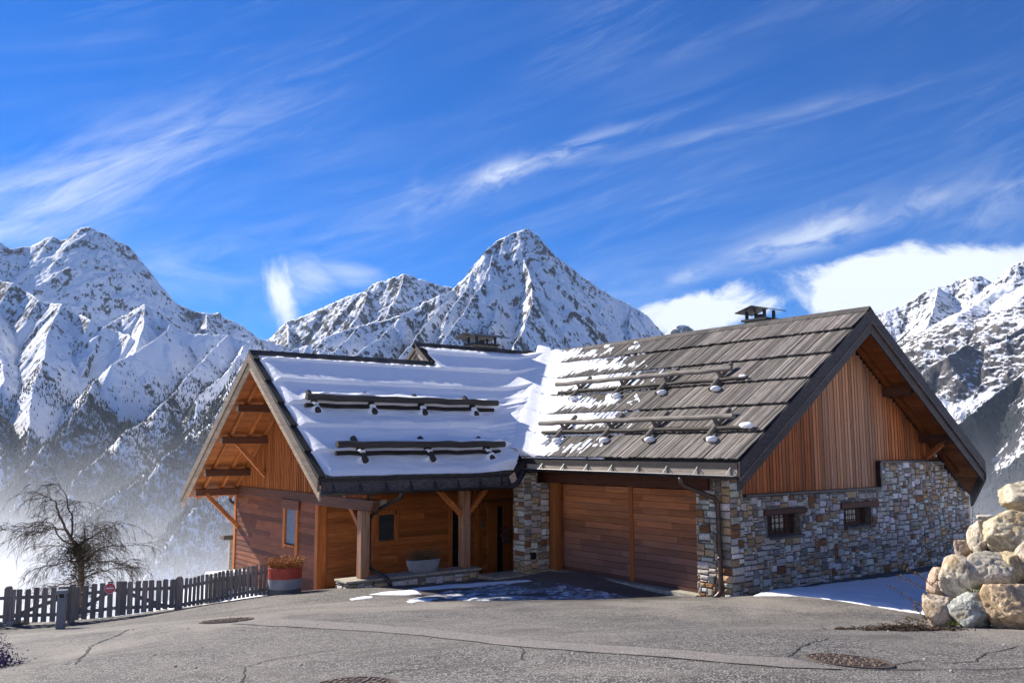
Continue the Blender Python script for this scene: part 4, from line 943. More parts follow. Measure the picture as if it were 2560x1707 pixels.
# porch window
wn = empty('window'); wn.parent = H; wn['label'] = 'small porch window with a dark shutter'
mb2 = MB()
for i in range(17): z = .71+i*.042; mb2.hexa([(-3.40, WY-.03, z), (-2.89, WY-.03, z), (-2.89, WY, z), (-3.40, WY, z), (-3.40, WY-.02, z+.04), (-2.89, WY-.02, z+.04), (-2.89, WY, z+.04), (-3.40, WY, z+.04)], (1, 1, 1))
mb2.build('shutter', M['dshut'], wn)
mb = MB(); mb.box(-3.56, -3.40, WY-.07, WY+.02, .52, 1.44); mb.build('frame', WD['orz'], wn, bevel=.006); mb = MB(); mb.box(-2.89, -2.74, WY-.07, WY+.02, .56, 1.42); mb.build('frame', WD['orz'], wn, bevel=.006); mb = MB(); mb.box(-3.40, -2.89, WY-.06, WY+.02, 1.41, 1.55); mb.build('frame', WD['orz'], wn, bevel=.006)
mb = MB(); mb.box(-3.40, -2.89, WY-.08, WY+.02, .58, .68); mb.build('sill', WD['orx'], wn, bevel=.006)
# two entrance doors
d1 = empty('door'); d1.parent = H; d1['label'] = 'tall dark glazed door behind the middle post'
mb = MB(); mb.box(-1.03, -.91, WY-.07, WY+.02, -.60, 1.54); mb.build('frame', WD['orz'], d1, bevel=.006); mb = MB(); mb.box(-.34, -.24, WY-.07, WY+.02, -.60, 1.54); mb.build('frame', WD['orz'], d1, bevel=.006); mb = MB(); mb.box(-1.15, -.2, WY-.08, WY+.02, 1.543, 1.70); mb.build('frame', WD['orz'], d1, bevel=.006)
mb = MB(); mb.box(-.909, -.341, WY-.02, WY+.0, -.58, 1.54); mb.build('pane', M['glass'], d1)
d2 = empty('door'); d2.parent = H; d2['label'] = 'wooden entrance door with a dark glass strip'
mb = MB(); mb.box(.40, .75, WY-.07, WY+.02, -.60, 1.47); mb.build('frame', WD['orz'], d2, bevel=.006); mb = MB(); mb.box(1.37, 1.50, WY-.07, WY+.02, -.60, 1.47); mb.build('frame', WD['orz'], d2, bevel=.006); mb = MB(); mb.box(.28, 1.65, WY-.09, WY+.02, 1.473, 1.62); mb.build('frame', WD['orz'], d2, bevel=.006)
mb = MB(); mb.box(.98, 1.369, WY-.03, WY, -.58, 1.47, (.8, .75, .7)); mb.build('door_leaf', WD['orz'], d2, bevel=.004)
mb = MB(); mb.box(.751, .979, WY-.025, WY, -.58, 1.47); mb.build('pane', M['glass'], d2)
mb = MB(); mb.tube([(.735, WY-.07, .35), (.735, WY-.13, .35), (.80, WY-.13, .35)], .012, 8); mb.build('handle', M['black'], d2)
mb = MB(); mb.box(-.10, .06, WY-.06, WY+.02, -.60, 2.4); mb.build('door_post', WD['orz'], H, bevel=.006); mb = MB(); mb.box(.08, .2, WY-.045, WY+.02, -.60, 2.4, (.8, .8, .8)); mb.build('door_post', WD['orz'], H, bevel=.006)
# posts, beams, braces of the porch
PY = 7.17
for x, zb, zt, lbl in ((WX, .135, 1.77, 'porch post under the shaped beam end'), (-2.2, .135, 2.16, 'middle porch post with two braces')):
    mb = MB(); mb.box(x-.118, x+.118, PY-.118, PY+.118, zb, zt); p_ = mb.build('porch_post', WD['post'], H, bevel=.014, label=lbl)
mb = MB(); mb.box(-6.35, -.95, PY-.10, PY+.10, 2.163, 2.40); mb.build('eave_beam', WD['orx'], H, bevel=.012)
mb = MB(); mb.prism([(WX-.10, WY, 2.05), (WX-.10, 6.50, 2.05), (WX-.10, 6.50, 1.95), (WX-.10, 6.58, 1.90), (WX-.10, 6.60, 1.82), (WX-.10, 6.70, 1.775), (WX-.10, WY, 1.775)], (.20, 0, 0)); mb.build('corbel_beam', WD['bry'], H, bevel=.012, label='shaped beam end resting on the porch post')
mb = MB(); mb.box(-4.98, -4.62, 7.06, 7.24, 1.86, 2.02); mb.build('beam_end', WD['silver'], H, bevel=.01)
mb = MB(); mb.beam((WX, PY+.05, 1.30), (WX, 8.35, 2.25), .13, .15, (1, 0, 0)); mb.build('brace', WD['ord'], H, bevel=.01)
mb = MB(); mb.beam((-2.27, PY, 1.50), (-3.05, PY, 2.22), .12, .14, (0, 1, 0)); mb.build('brace', WD['ord'], H, bevel=.01)
mb = MB(); mb.beam((-2.13, PY, 1.50), (-1.45, PY, 2.22), .12, .14, (0, 1, 0)); mb.build('brace', WD['ord'], H, bevel=.01)
mb = MB(); mb.beam((WX-.02, 16.05, .75), (GX+.55, 16.05, 1.85), .13, .16, (0, 1, 0)); mb.build('brace', WD['ord'], H, bevel=.01)
mb = MB(); mb.beam((WX-.03, 13.72, 2.45), (GX+.7, 13.72, 3.45), .12, .14, (0, 1, 0)); mb.build('brace', WD['ord'], H, bevel=.01)
# stone bench wall and plinth
bw = MB(); stone_face(bw, (-5.05, 6.92, -.35), (1, 0, 0), (0, 0, 1), (0, -1, 0), 3.15, .43, lambda a, z: True, .075); stone_face(bw, (-1.90, 6.92, -.35), (0, 1, 0), (0, 0, 1), (1, 0, 0), .5, .43, lambda a, z: True, .075); bw.box(-5.0, -1.91, 6.935, 7.44, -.7, .07, (.2, .19, .17)); bn = bw.build('stone_bench', M['stone'], H)
mb = MB(); mb.box(-5.05, -1.84, 6.86, 7.48, .08, .134); mb.build('slab_top', M['slabst'], bn, bevel=.01)
pw = MB(); stone_face(pw, (-5.72, 6.90, -.3), (1, 0, 0), (0, 0, 1), (0, -1, 0), .66, .38, lambda a, z: True, .06); stone_face(pw, (-5.72, 6.90, -.3), (0, 1, 0), (0, 0, 1), (-1, 0, 0), .6, .38, lambda a, z: True, .06); pw.box(-5.70, -5.08, 6.915, 7.48, -.7, .07, (.2, .19, .17)); pn = pw.build('plinth', M['stone'], H)
mb = MB(); mb.box(-5.80, -5.055, 6.84, 7.52, .08, .134, (1.15, 1.1, 1)); mb.build('slab_top', M['slabst'], pn, bevel=.01)
# small fittings
mb = MB(); mb.box(-.12, -.03, .42, .56, .33, .49); mb.build('wall_lamp', M['fixture'], H, bevel=.006)
mb = MB(); mb.box(-.71, -.56, 6.13, 6.24, .32, .50); mb.build('meter_box', M['black'], H, bevel=.006)
mb = MB(); mb.box(.14, .22, WY-.10, WY-.04, .85, 1.02); mb.build('wall_lamp', M['fixture'], H, bevel=.006)
for p_ in ((6.60, -.08, 4.86), (-5.28, 14.2, 3.80)):
    mb = MB(); mb.tube([Vector(p_)+Vector((0, 0, -.06)), Vector(p_)+Vector((0, 0, .07))], [.06, .075], 10); mb.tube([Vector(p_)+Vector((0, 0, .071)), Vector(p_)+Vector((0, 0, .16))], [.08, .05], 10, (.5, .5, .5)); mb.build('eave_lamp', M['fixture'], H)
mb = MB(); mb.box(9.02, 9.10, .0, .05, 2.99, 3.07); mb.build('sensor', M['white'], H)
# ------------------------------------------------------------------ snow on the roofs
xs = np.arange(GX+.12, 4.62, .04); ts = np.arange(.0, 7.08, .035); XS, TS = np.meshgrid(xs, ts, indexing='ij')
vx = (LY0+TS*CT)-7.511                               # x of the valley at that height
dv = vx-XS
h = .062+.015*fbm(XS/.9, TS/.5, 3, 1)+.007*fbm(XS/.16, TS/.11, 3, 2)
for k, t_ in enumerate(COURSES[1:]):                 # each course of boards leaves a step in the snow
    e = TS-(t_-.12+.035*(fbm(XS/.8, TS*0+k, 3, 40+k)-.5)); wv = 1-sst(0, 2.2, XS+6.4-1.2*k+2.2*fbm(XS/1.5, TS*0, 2, 9)) if t_ < 4 else 1.0
    up = np.clip(e+1.07, 0, 1.07)/1.07
    h = h+.034*np.where((e < 0) & (e > -1.07), 0, 0)
    h = h+.075*sst(-.02, .035, e)*np.exp(-np.clip(e, 0, 9)/.8)*(.6+.4*wv)
edge = sst(0, .28, XS-(GX+.08)+.08*(fbm(TS/.35, XS*0, 3, 3)-.5))
drift = .11*(fbm(XS/1.1+TS*.25, TS/.42, 4, 21)-.42)*sst(-5.6, -4.2, XS)*sst(4.35, 3.6, TS)
h = h+drift
def mound(tc, xa, xb, amp, wt):
    a = sst(xa-.2, xa+.5, XS)*sst(xb+.5, xb-.2, XS)*(.45+1.1*fbm(XS/.75, TS*0, 3, int(tc*10)))
    return amp*a*np.where(TS > tc, np.exp(-((TS-tc)/wt)**2), np.exp(-((TS-tc)/.07)**2))
h = h+mound(3.06, -6.2, -.3, .20, .34)+mound(.97, -5.9, -1.3, .20, .33)+mound(2.15, -5.2, -1.2, .06, .22)
for q, st in [(-6.0, 2.6), (-4.37, 2.6), (-2.80, 2.6), (-1.07, 2.6), (-5.54, .44), (-3.62, .44), (-1.77, .44)]:
    h = h+.17*np.exp(-((XS-q)/.13)**2)*sst(st-.02, st+.14, TS)*np.exp(-np.clip(TS-st-.12, 0, 9)/.16)
h = h*edge+.24*np.exp(-(np.clip(dv, 0, 9)/.75)**2)
h = h*sst(-.05, .22, TS)*.75+h*.25
top = np.where(XS < -.93, 5.74, 7.0); teeth = .16*_h(np.floor(XS/.10).astype(np.int64), np.zeros(XS.shape, np.int64), 5)
h = np.where(TS > top-.55, h*(.30+.70*sst(0, .5, top-TS-teeth*.5)), h)
h = np.where(TS > top-.20-teeth, .004, h)
P = np.stack([XS, LY0+TS*CT-h*ST, LZ0+TS*ST+h*CT], -1)
keep = ((TS < top-.04) & (dv > -.02))[:-1, :-1]
o = grid_obj('roof_snow', P, M['snow'], keep=keep); tag(o, 'thick wind-drifted snow lying on the porch wing roof', 'snow', kind='stuff')

ys = np.arange(2.2, 12.0, .0215); ts = np.arange(-.03, 6.36, .03); YS, TS = np.meshgrid(ys, ts, indexing='ij')
dv = (RX0+TS*CT+7.511)-YS                            # metres before the valley
m_ = np.zeros(YS.shape); bid = np.floor(YS/.085).astype(np.int64); z0 = np.zeros_like(bid)
for ci, (ba, bt) in enumerate(((3.9, 6.2), (3.2, 5.0), (3.9, 7.4), (4.4, 5.9), (4.3, 8.6), (7.2, 10.9))):
    a, c = COURSES[ci]+.02, COURSES[ci+1]+.02; tau = np.clip((TS-a)/(c-a), 0, 1)
    jit = (_h(bid, z0+ci, 3)-.5)*2.2+(_h(bid*0+np.floor(YS/.34).astype(np.int64), z0+ci, 4)-.5)*1.2+.5*(fbm(YS/.05, TS/.25, 2, 8)-.5)
    yb = ba+(bt-ba)*tau**1.15+jit*(.55+.5*tau)
    ins = (TS >= a) & (TS < c) & (YS > yb) & (tau < .97-.02*_h(bid, z0, 9))
    spot = (TS >= a) & (TS < c) & (_h(bid, z0+ci, 77) > .985) & (YS > 3.0) & (tau < .16)
    pat_ = (fbm(YS/.42, TS/.30, 4, 61+ci) > .645) & (TS >= a) & (TS < c) & (YS > 3.0+1.2*tau+.85*max(0, ci-1.5)) & (tau < .9) & (_h(bid, z0+ci, 19) > .25)
    m_ = np.where(ins | spot | pat_, 1.0, m_)
m_ = np.where(dv < .55+.25*fbm(TS/.5, YS*0, 3, 15), 1.0, m_); m_ = np.where(TS < .02, np.where(dv < .3, m_, 0), m_)
deep = sst(1.9, .0, dv)
for ci, t_ in enumerate(COURSES[1:-1]): deep = deep*(1-.75*np.exp(-((TS-t_-.0)/.04)**2)*sst(.25, .7, dv))
h = np.where(m_ > 0, .058+.09*deep+.012*fbm(YS/.3, TS/.3, 3, 2), .018)+.24*np.exp(-(np.clip(dv, 0, 9)/.6)**2)*m_
P = np.stack([RX0+TS*CT-h*ST, YS, RZ0+TS*ST+h*CT], -1)
mm = (m_[:-1, :-1]+m_[1:, :-1]+m_[:-1, 1:]+m_[1:, 1:] > 0) & (dv[:-1, :-1] > -.02)
o = grid_obj('roof_snow', P, M['snow'], keep=mm, smooth=True); tag(o, 'melting snow left in toothed streaks on the garage wing roof', 'snow', kind='stuff')
mb = MB()                                             # lumps on the stubs and log ends
def blob(mb, c, r, sc, n=10, seed=0):
    vs = []; fs = []; m2 = 7
    for i in range(m2+1):
        th = math.pi*i/m2
        for k in range(n):
            ph = 2*math.pi*k/n; d = Vector((math.sin(th)*math.cos(ph), math.sin(th)*math.sin(ph), math.cos(th)))
            rr_ = r*(1+.28*mnoise.noise(d*1.7+Vector((seed, seed*.7, 0)))); vs.append(Vector(c)+Vector((d.x*sc[0], d.y*sc[1], d.z*sc[2]))*rr_)
    for i in range(m2):
        for k in range(n): fs.append((i*n+k, (i+1)*n+k, (i+1)*n+(k+1) % n, i*n+(k+1) % n))
    mb.mesh(vs, fs)
for i, (y, t) in enumerate([(7.06, 2.82), (5.21, 2.82), (3.52, 2.82), (1.71, 2.82), (5.72, .64), (3.85, .64), (2.28, .64), (.38, .64)]): blob(mb, RP(y-.16, t+.06, .085), .13, (1.25, .9, .6), 12, i*1.3)
blob(mb, RP(-.50, 1.10, .16), .15, (.5, 1.3, .5), 12, 4); blob(mb, RP(.95, 3.28, .16), .10, (.4, 1.2, .4), 12, 6)
for i, (x, t) in enumerate([(-6.0, 3.05), (-4.37, 3.0), (-2.8, 3.0), (-1.07, 3.0), (-5.54, .92), (-3.62, .92), (-1.77, .92)]): blob(mb, LP(x, t-.02, .36), .12, (1.3, .9, .5), 12, i*2.1); blob(mb, LP(x, t-.16, .19), .10, (1.1, 1.2, .7), 12, i*3.1)
o = mb.build('roof_snow', M['snow'], smooth=True); tag(o, 'small snow lumps clinging to the log snow guards', 'snow', kind='stuff')

# ------------------------------------------------------------------ snow on the ground
def poly_sd(X, Y, poly):
    d = np.full(X.shape, 1e9); ins = np.zeros(X.shape, bool); n_ = len(poly)
    for i in range(n_):
        a, c = np.array(poly[i][:2]), np.array(poly[(i+1) % n_][:2]); e = c-a; t = np.clip(((X-a[0])*e[0]+(Y-a[1])*e[1])/(e@e+1e-9), 0, 1)
        d = np.minimum(d, np.hypot(X-a[0]-t*e[0], Y-a[1]-t*e[1]))
        cr = ((a[1] > Y) != (c[1] > Y)) & (X < (c[0]-a[0])*(Y-a[1])/(c[1]-a[1]+1e-12)+a[0]); ins ^= cr
    return np.where(ins, d, -d)
def snow_patch(name, poly, m_, label, step=.045, wob=.16, thick=.05, fq=2.2, hole=0.0, seed=0, stretch=(1, 1)):
    P_ = np.array([q[:2] for q in poly]); lo, hi = P_.min(0)-.3, P_.max(0)+.3
    X, Y = np.meshgrid(np.arange(lo[0], hi[0], step), np.arange(lo[1], hi[1], step), indexing='ij')
    sd = poly_sd(X, Y, poly)+wob*(fbm(X*fq*stretch[0], Y*fq*stretch[1], 5, seed, .6)-.5)*2
    if hole: sd = np.minimum(sd, (fbm(X*1.4*stretch[0], Y*1.4*stretch[1], 5, seed+9, .6)-hole)*1.2)
    gzv = gz(X, Y)+.012*(fbm(X*1.6, Y*1.6, 3, 5)-.5)+.03*(fbm(X*.5, Y*.5, 2, 6)-.5)
    Z = gzv+np.where(sd > 0, .006+thick*sst(0, .22, sd)*(.55+.9*fbm(X*3*stretch[0], Y*3*stretch[1], 4, seed+3)), -.01)
    s4 = (sd[:-1, :-1] > 0) | (sd[1:, 1:] > 0)
    return tag(grid_obj(name, np.stack([X, Y, Z], -1), m_, keep=s4), label, 'snow', kind='stuff')
def c2(x, y): return (820+x/3.5636, 1120+y/3.5636)
def c5_(x, y): return (500+x/2.352, 1420+y/2.352)
def c6(x, y): return (1740+x/2.717, 1130+y/2.717)
def c4_(x, y): return (1300+x/3.824, 1120+y/3.824)
def d1_(x, y): return (x/2.975, 1180+y/2.975)
def gp_(f, l): return [ground_at(*f(*q)) for q in l]
snow_patch('snow_patch', gp_(c2, [(740, 1250), (1000, 1222), (1400, 1195), (1800, 1172), (1820, 1185), (1500, 1215), (1150, 1245), (800, 1268)]), M['snow'], 'long thin shaded snow strip before the porch bench', .04, .07, .03, 2.2, 0, 1)
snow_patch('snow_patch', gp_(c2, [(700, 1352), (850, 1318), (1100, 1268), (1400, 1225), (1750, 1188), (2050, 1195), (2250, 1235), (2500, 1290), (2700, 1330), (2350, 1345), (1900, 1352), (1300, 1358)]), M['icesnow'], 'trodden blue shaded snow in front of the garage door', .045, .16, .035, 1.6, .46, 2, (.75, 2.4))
snow_patch('snow_patch', gp_(c2, [(360, 1302), (520, 1280), (790, 1258), (830, 1300), (700, 1310), (500, 1308)]), M['snow'], 'sunlit white snow streak beside the porch plinth', .035, .06, .03, 3, 0, 3)
snow_patch('snow_patch', gp_(c2, [(185, 1345), (280, 1325), (400, 1315), (400, 1330), (300, 1345), (210, 1354)]), M['snow'], 'smallest sunlit snow streak on the asphalt nearest the planter', .03, .04, .025, 3, 0, 4)
snow_patch('snow_patch', gp_(c2, [(690, 1366), (760, 1348), (900, 1342), (930, 1360), (820, 1364), (740, 1378)]), M['snow'], 'sunlit snow rim at the near edge of the trodden snow', .03, .04, .025, 3, 0, 5)
snow_patch('snow_patch', gp_(c4_, [(580, 1432), (760, 1412), (900, 1390), (935, 1398), (900, 1425), (760, 1432)]), M['snow'], 'sunlit snow rim nearest the middle of the garage door', .03, .04, .03, 3, 0, 6)
snow_patch('snow_field', [(-.05, -.62), (.35, -.42), (3, -.62), (7, -.75), (10.7, -.8), (14, -3), (13, -12), (1.5, -9), (.05, -6.5), (.0, -4.2), (.12, -2.0)], M['snow'], 'smooth blue shaded snow field below the stone gable', .07, .12, .06, 1.5, 0, 7)

# ------------------------------------------------------------------ road details
def ribbon(name, pxs, f, width, m_, label, lift=.004, jag=.02, n_sub=6, seed=0):
    P_ = gp_(f, pxs); pts_ = []; rn = random.Random(seed)
    for a, c in zip(P_[:-1], P_[1:]):
        for i in range(n_sub): pts_.append(a+(c-a)*i/n_sub)
    pts_.append(P_[-1]); mb = MB(); L = []; Rr = []
    for i, p in enumerate(pts_):
        d = pts_[min(i+1, len(pts_)-1)]-pts_[max(i-1, 0)]; nn = np.array((-d[1], d[0])); nn = nn/(np.linalg.norm(nn)+1e-9)
        o_ = rn.uniform(-jag, jag); w_ = width*rn.uniform(.5, 1.4)*(1 if 0 < i < len(pts_)-1 else .2)
        for l_, s_ in ((L, 1), (Rr, -1)):
            x, y = p[0]+nn[0]*(o_+s_*w_/2), p[1]+nn[1]*(o_+s_*w_/2); l_.append((x, y, gsurf(x, y)+lift))
    for i in range(len(L)-1): mb.face([Rr[i], Rr[i+1], L[i+1], L[i]])
    return tag(mb.build(name, m_), label, 'road crack', kind='structure')
low = [c5_(*q) for q in ((180, 328), (400, 341), (700, 356), (1000, 372), (1300, 396), (1600, 430), (1800, 456), (2000, 472), (2352, 501))]+[c6(*q) for q in ((200, 1436), (600, 1466), (1000, 1477), (1500, 1480), (2000, 1474), (2300, 1462))]
upp = [c5_(*q) for q in ((320, 293), (700, 310), (1000, 326), (1300, 350), (1700, 394), (2000, 424), (2352, 450))]+[c6(*q) for q in ((300, 1386), (610, 1396))]
mb = MB()
def resample(poly, n_):
    P_ = np.array([ground_at(*q) for q in poly]); s = np.r_[0, np.cumsum(np.linalg.norm(np.diff(P_, axis=0), axis=1))]; t = np.linspace(0, s[-1], n_); return np.stack([np.interp(t, s, P_[:, k]) for k in range(3)], -1)
A_ = resample(low[:12], 60); B_ = resample(upp, 60)
for i in range(59):
    for k in range(6):
        q = [A_[i]+(B_[i]-A_[i])*k/6, A_[i+1]+(B_[i+1]-A_[i+1])*k/6, A_[i+1]+(B_[i+1]-A_[i+1])*(k+1)/6, A_[i]+(B_[i]-A_[i])*(k+1)/6]
        mb.face([(p[0], p[1], gsurf(p[0], p[1])+.0035) for p in q])
tag(mb.build('road_patch', M['patch']), 'brownish strip of newer asphalt between the manholes', 'road patch', kind='structure')
idn = lambda x, y: (x, y)
ribbon('road_crack', low, idn, .022, M['crack'], 'long dark seam along the newer asphalt', .007, .008, 5, 1)
ribbon('road_crack', upp, idn, .008, M['crack'], 'thin upper seam along the newer asphalt', .007, .006, 5, 2)
ribbon('road_crack', [(550, 1430), (600, 1385), (650, 1345), (670, 1300), (740, 1265), (830, 1235), (900, 1200), (960, 1170)], d1_, .026, M['crack'], 'jagged crack running up to the fence', .006, .022, 6, 3)
ribbon('road_crack', [(250, 700), (258, 640), (268, 585), (400, 545), (560, 515), (700, 490), (820, 478)], c5_, .014, M['crack'], 'branching crack beside the near manhole', .006, .014, 6, 4)
ribbon('road_crack', [(1080, 628), (1150, 606), (1250, 600), (1340, 588), (1460, 580)], c5_, .016, M['crack'], 'short crack leaving the near manhole', .006, .012, 6, 5)
ribbon('road_crack', [(1880, 458), (1910, 490), (1885, 520), (1900, 545)], c5_, .014, M['crack'], 'tiny crack hooked onto the long seam', .006, .012, 5, 6)
ribbon('road_crack', [(620, 1393), (660, 1362), (740, 1312), (800, 1285), (900, 1268)], c6, .018, M['crack'], 'curved crack above the right manhole', .006, .015, 6, 7)
ribbon('road_crack', [(1300, 1466), (1400, 1432), (1500, 1412), (1700, 1432), (1900, 1420), (1960, 1368), (2228, 1312)], c6, .016, M['crack'], 'winding crack below the boulders', .006, .018, 6, 8)
def manhole(px, py, r, label):
    p = ground_at(px, py); x, y = p[0], p[1]; e = .3
    nx, ny = -(gsurf(x+e, y)-gsurf(x-e, y))/(2*e), -(gsurf(x, y+e)-gsurf(x, y-e))/(2*e); N = Vector((nx, ny, 1)).normalized(); a = N.orthogonal().normalized(); b_ = N.cross(a); o = Vector((x, y, gsurf(x, y)))
    root = empty('manhole_cover', o); tag(root, label, 'manhole cover', 'manhole covers in the drive')
    def disk(mb, r0, r1, h0, h1, c, n=40):
        f_ = lambda r_, k, h_: a*math.cos(2*math.pi*k/n)*r_+b_*math.sin(2*math.pi*k/n)*r_+N*h_
        for k in range(n):
            mb.face([f_(r1, k, h1), f_(r1, k+1, h1), f_(r0, k+1, h1), f_(r0, k, h1)] if r0 > 0 else [f_(r1, k, h1), f_(r1, k+1, h1), N*h1], c); mb.face([f_(r1, k, h0), f_(r1, k+1, h0), f_(r1, k+1, h1), f_(r1, k, h1)], c)
            if r0 > 0: mb.face([f_(r0, k+1, h0), f_(r0, k, h0), f_(r0, k, h1), f_(r0, k+1, h1)], c)
    mb = MB(); disk(mb, r*1.0, r*1.10, -.04, .012, (.75, .7, .65)); mb.build('frame', M['manhole'], root)
    mb = MB(); disk(mb, 0, r*.975, -.04, .006, (.42, .38, .34)); rn = random.Random(int(px))
    q = -r
    while q < r:
        s_ = -r+(.05 if int(q*30) % 2 else 0)
        while s_ < r:
            if math.hypot(q, s_) < r*.90 and rn.random() < .86:
                w1, w2 = (.052, .02) if rn.random() < .5 else (.02, .045); ang = rn.uniform(-.2, .2); e1 = a*math.cos(ang)+b_*math.sin(ang); e2 = N.cross(e1)
                mb.obox(a*q+b_*s_+N*.0055, e1*w1, e2*w2, N*.010, (1.25, 1.15, 1.05))
            s_ += .062
        q += .055
    mb.build('lid', M['manhole'], root)
manhole(2123, 1652, .37, 'wide manhole cover with seam at the right edge of the newer asphalt'.replace('right', 'far')); manhole(566, 1551, .36, 'dark manhole cover on the drive nearest the fence'); manhole(882, 1716, .36, 'patterned manhole cover cut off by the bottom of the picture')
mb = MB(); rn = random.Random(3)
for i in range(90):
    px, py = rn.uniform(0, 2560), rn.uniform(1520, 1705); p = ground_at(px, py); s_ = rn.uniform(.006, .017); blob(mb, p+np.array((0, 0, s_*.4)), s_, (1, 1.2, .7), 6, i)
o = mb.build('gravel', M['slabst']); tag(o, 'loose gravel chips scattered over the asphalt', 'gravel', kind='stuff')

# ------------------------------------------------------------------ fence with gates
def fz(p): return gsurf(p[0], p[1])
def on_fence(px):          # where the vertical plane through the fence line meets the photograph's column
    d = ray(px, 1500); n_ = np.array((_fn[0], _fn[1])); t = ((FA-CAM[:2])@n_)/(d[:2]@n_); return CAM[:2]+d[:2]*t
fence = empty('picket_fence', (FA[0], FA[1], fz(FA))); tag(fence, 'grey weathered picket fence with gates along the valley edge', 'fence')
F0 = np.array(fence.location)
FD = Vector((_fd[0], _fd[1], 0)); FN = Vector((_fn[0], _fn[1], 0))
def picket(mb, p, w_, z0, z1, off, c, pointed=False):
    o = Vector((p[0], p[1], 0))-Vector(F0)+FN*off; hw = w_/2; ch = R.uniform(.010, .026); lean = FD*R.uniform(-.012, .012); z1 = z1+R.uniform(-.014, .012)
    q = [o-FD*hw+Vector((0, 0, z0)), o+FD*hw+Vector((0, 0, z0)), o+lean+FD*hw+Vector((0, 0, z1-ch)), o+lean+FD*(hw-ch)+Vector((0, 0, z1)), o+lean-FD*(hw-ch)+Vector((0, 0, z1)), o+lean-FD*hw+Vector((0, 0, z1-ch))]
    mb.prism(q, FN*.022, c)
tops = [(669, 1406), (448, 1447), (283, 1453), (177, 1466), (16, 1472), (-140, 1480)]
def top_z(px):
    py = np.interp(px, [t[0] for t in tops][::-1], [t[1] for t in tops][::-1]); d = ray(px, py); t = ((FA-CAM[:2])@_fn)/(d[:2]@_fn); return CAM[2]+d[2]*t
def rails(parent, pa, pb, brace=None):
    a, b2 = on_fence(pa), on_fence(pb); za, zb = top_z(pa), top_z(pb)
    for dz in (.17, .58):
        mb = MB(); mb.obox(Vector((a[0], a[1], za-dz-.07))-Vector(F0)+FN*.0225, Vector((b2[0]-a[0], b2[1]-a[1], zb-za)), FN*.028, Vector((0, 0, .075)), tv(.8, 1)); mb.build('rail', WD['fence'], parent)
    if brace:
        (s0, d0), (s1, d1v) = brace; p0 = a+(b2-a)*s0; p1 = a+(b2-a)*s1; z0_ = za+(zb-za)*s0-d0; z1_ = za+(zb-za)*s1-d1v
        mb = MB(); mb.beam(Vector((p0[0], p0[1], z0_))-Vector(F0)+FN*.037, Vector((p1[0], p1[1], z1_))-Vector(F0)+FN*.037, .085, .025, FN, (.8, .8, .8)); mb.build('brace', WD['fence'], parent)
pk_r = [453+i*10.35 for i in range(22)]
sec = empty('fence_section'); sec.parent = fence
for px in pk_r:
    p = on_fence(px); mb = MB(); picket(mb, p, .076, fz(p)+.03, top_z(px)+R.uniform(-.008, .008), 0, tv(.8, 1.25)); mb.build('picket', WD['fence'], sec)
rails(sec, 444, 672)
for nm, pxs, pa, pb, br in (('gate', [296, 308.5, 325, 343, 360, 378, 396, 413, 429], 284, 437, ((.03, .18), (.80, .60))), ('gate', [192, 212, 233, 254, 275], 181, 283, ((.10, .60), (.97, .18))), ('gate', [30.6, 48, 69, 90, 111, 133, 152, 166], 20, 174, ((.12, .60), (.95, .2)))):
    g = empty(nm); g.parent = fence
    for px in pxs:
        p = on_fence(px); mb = MB(); picket(mb, p, .118, fz(p)+.05, top_z(px)+R.uniform(-.006, .006), 0, tv(.8, 1.2)); mb.build('picket', WD['fence'], g)
    rails(g, pa, pb, br)
for px, w_ in ((444, .15), (177, .13), (16, .14), (672, .09), (-120, .13)):
    p = on_fence(px); mb = MB(); o = Vector((p[0], p[1], 0))-Vector(F0)+FN*.03; z0_, z1_ = fz(p)-.1, top_z(px)+.05
    mb.prism([o-FD*w_/2+Vector((0, 0, z0_)), o+FD*w_/2+Vector((0, 0, z0_)), o+FD*w_/2+Vector((0, 0, z1_-.05)), o+FD*w_*.25+Vector((0, 0, z1_)), o-FD*w_*.25+Vector((0, 0, z1_)), o-FD*w_/2+Vector((0, 0, z1_-.05))], FN*w_, tv(.85, 1.15)); mb.build('post', WD['fence'], fence, bevel=.008)
sec = empty('fence_section'); sec.parent = fence
for px in (-10, -30, -50, -72, -94):
    p = on_fence(px); mb = MB(); picket(mb, p, .10, fz(p)+.05, top_z(px), 0, tv(.8, 1.2)); mb.build('picket', WD['fence'], sec)
rails(sec, -118, 12)
# the round sign: red disc, pale rim, white bar, small lines of print
d = ray(275.5, 1469.5); t = ((FA-CAM[:2])@_fn)/(d[:2]@_fn); sc_ = Vector(CAM+d*t)-FN*.012
sg = empty('round_sign', sc_); tag(sg, 'round red sign with a white bar fixed on the fence gate', 'sign')
def disc(r0, r1, off, th, n=36):
    mb = MB()
    for k in range(n):
        f_ = lambda r_, q, o_: FD*math.cos(2*math.pi*q/n)*r_+Vector((0, 0, math.sin(2*math.pi*q/n)*r_))-FN*o_
        if r0 > 0: mb.face([f_(r0, k, off), f_(r1, k, off), f_(r1, k+1, off), f_(r0, k+1, off)])
        else: mb.face([f_(r1, k, off), f_(r1, k+1, off), -FN*off])
        mb.face([f_(r1, k, off-th), f_(r1, k+1, off-th), f_(r1, k+1, off), f_(r1, k, off)])
    return mb
disc(0, .112, .004, .008).build('disc', M['red'], sg); disc(.112, .121, .0045, .008).build('rim', M['white'], sg)
mb = MB(); mb.obox(-FD*.085+Vector((0, 0, -.016))-FN*.005, FD*.17, -FN*.004, Vector((0, 0, .034))); mb.build('bar', M['white'], sg)
rn = random.Random(2); M['faintprint'] = simple('worn_pale_print', (.70, .30, .33), .5, 0, .1, 9)
mb = MB()
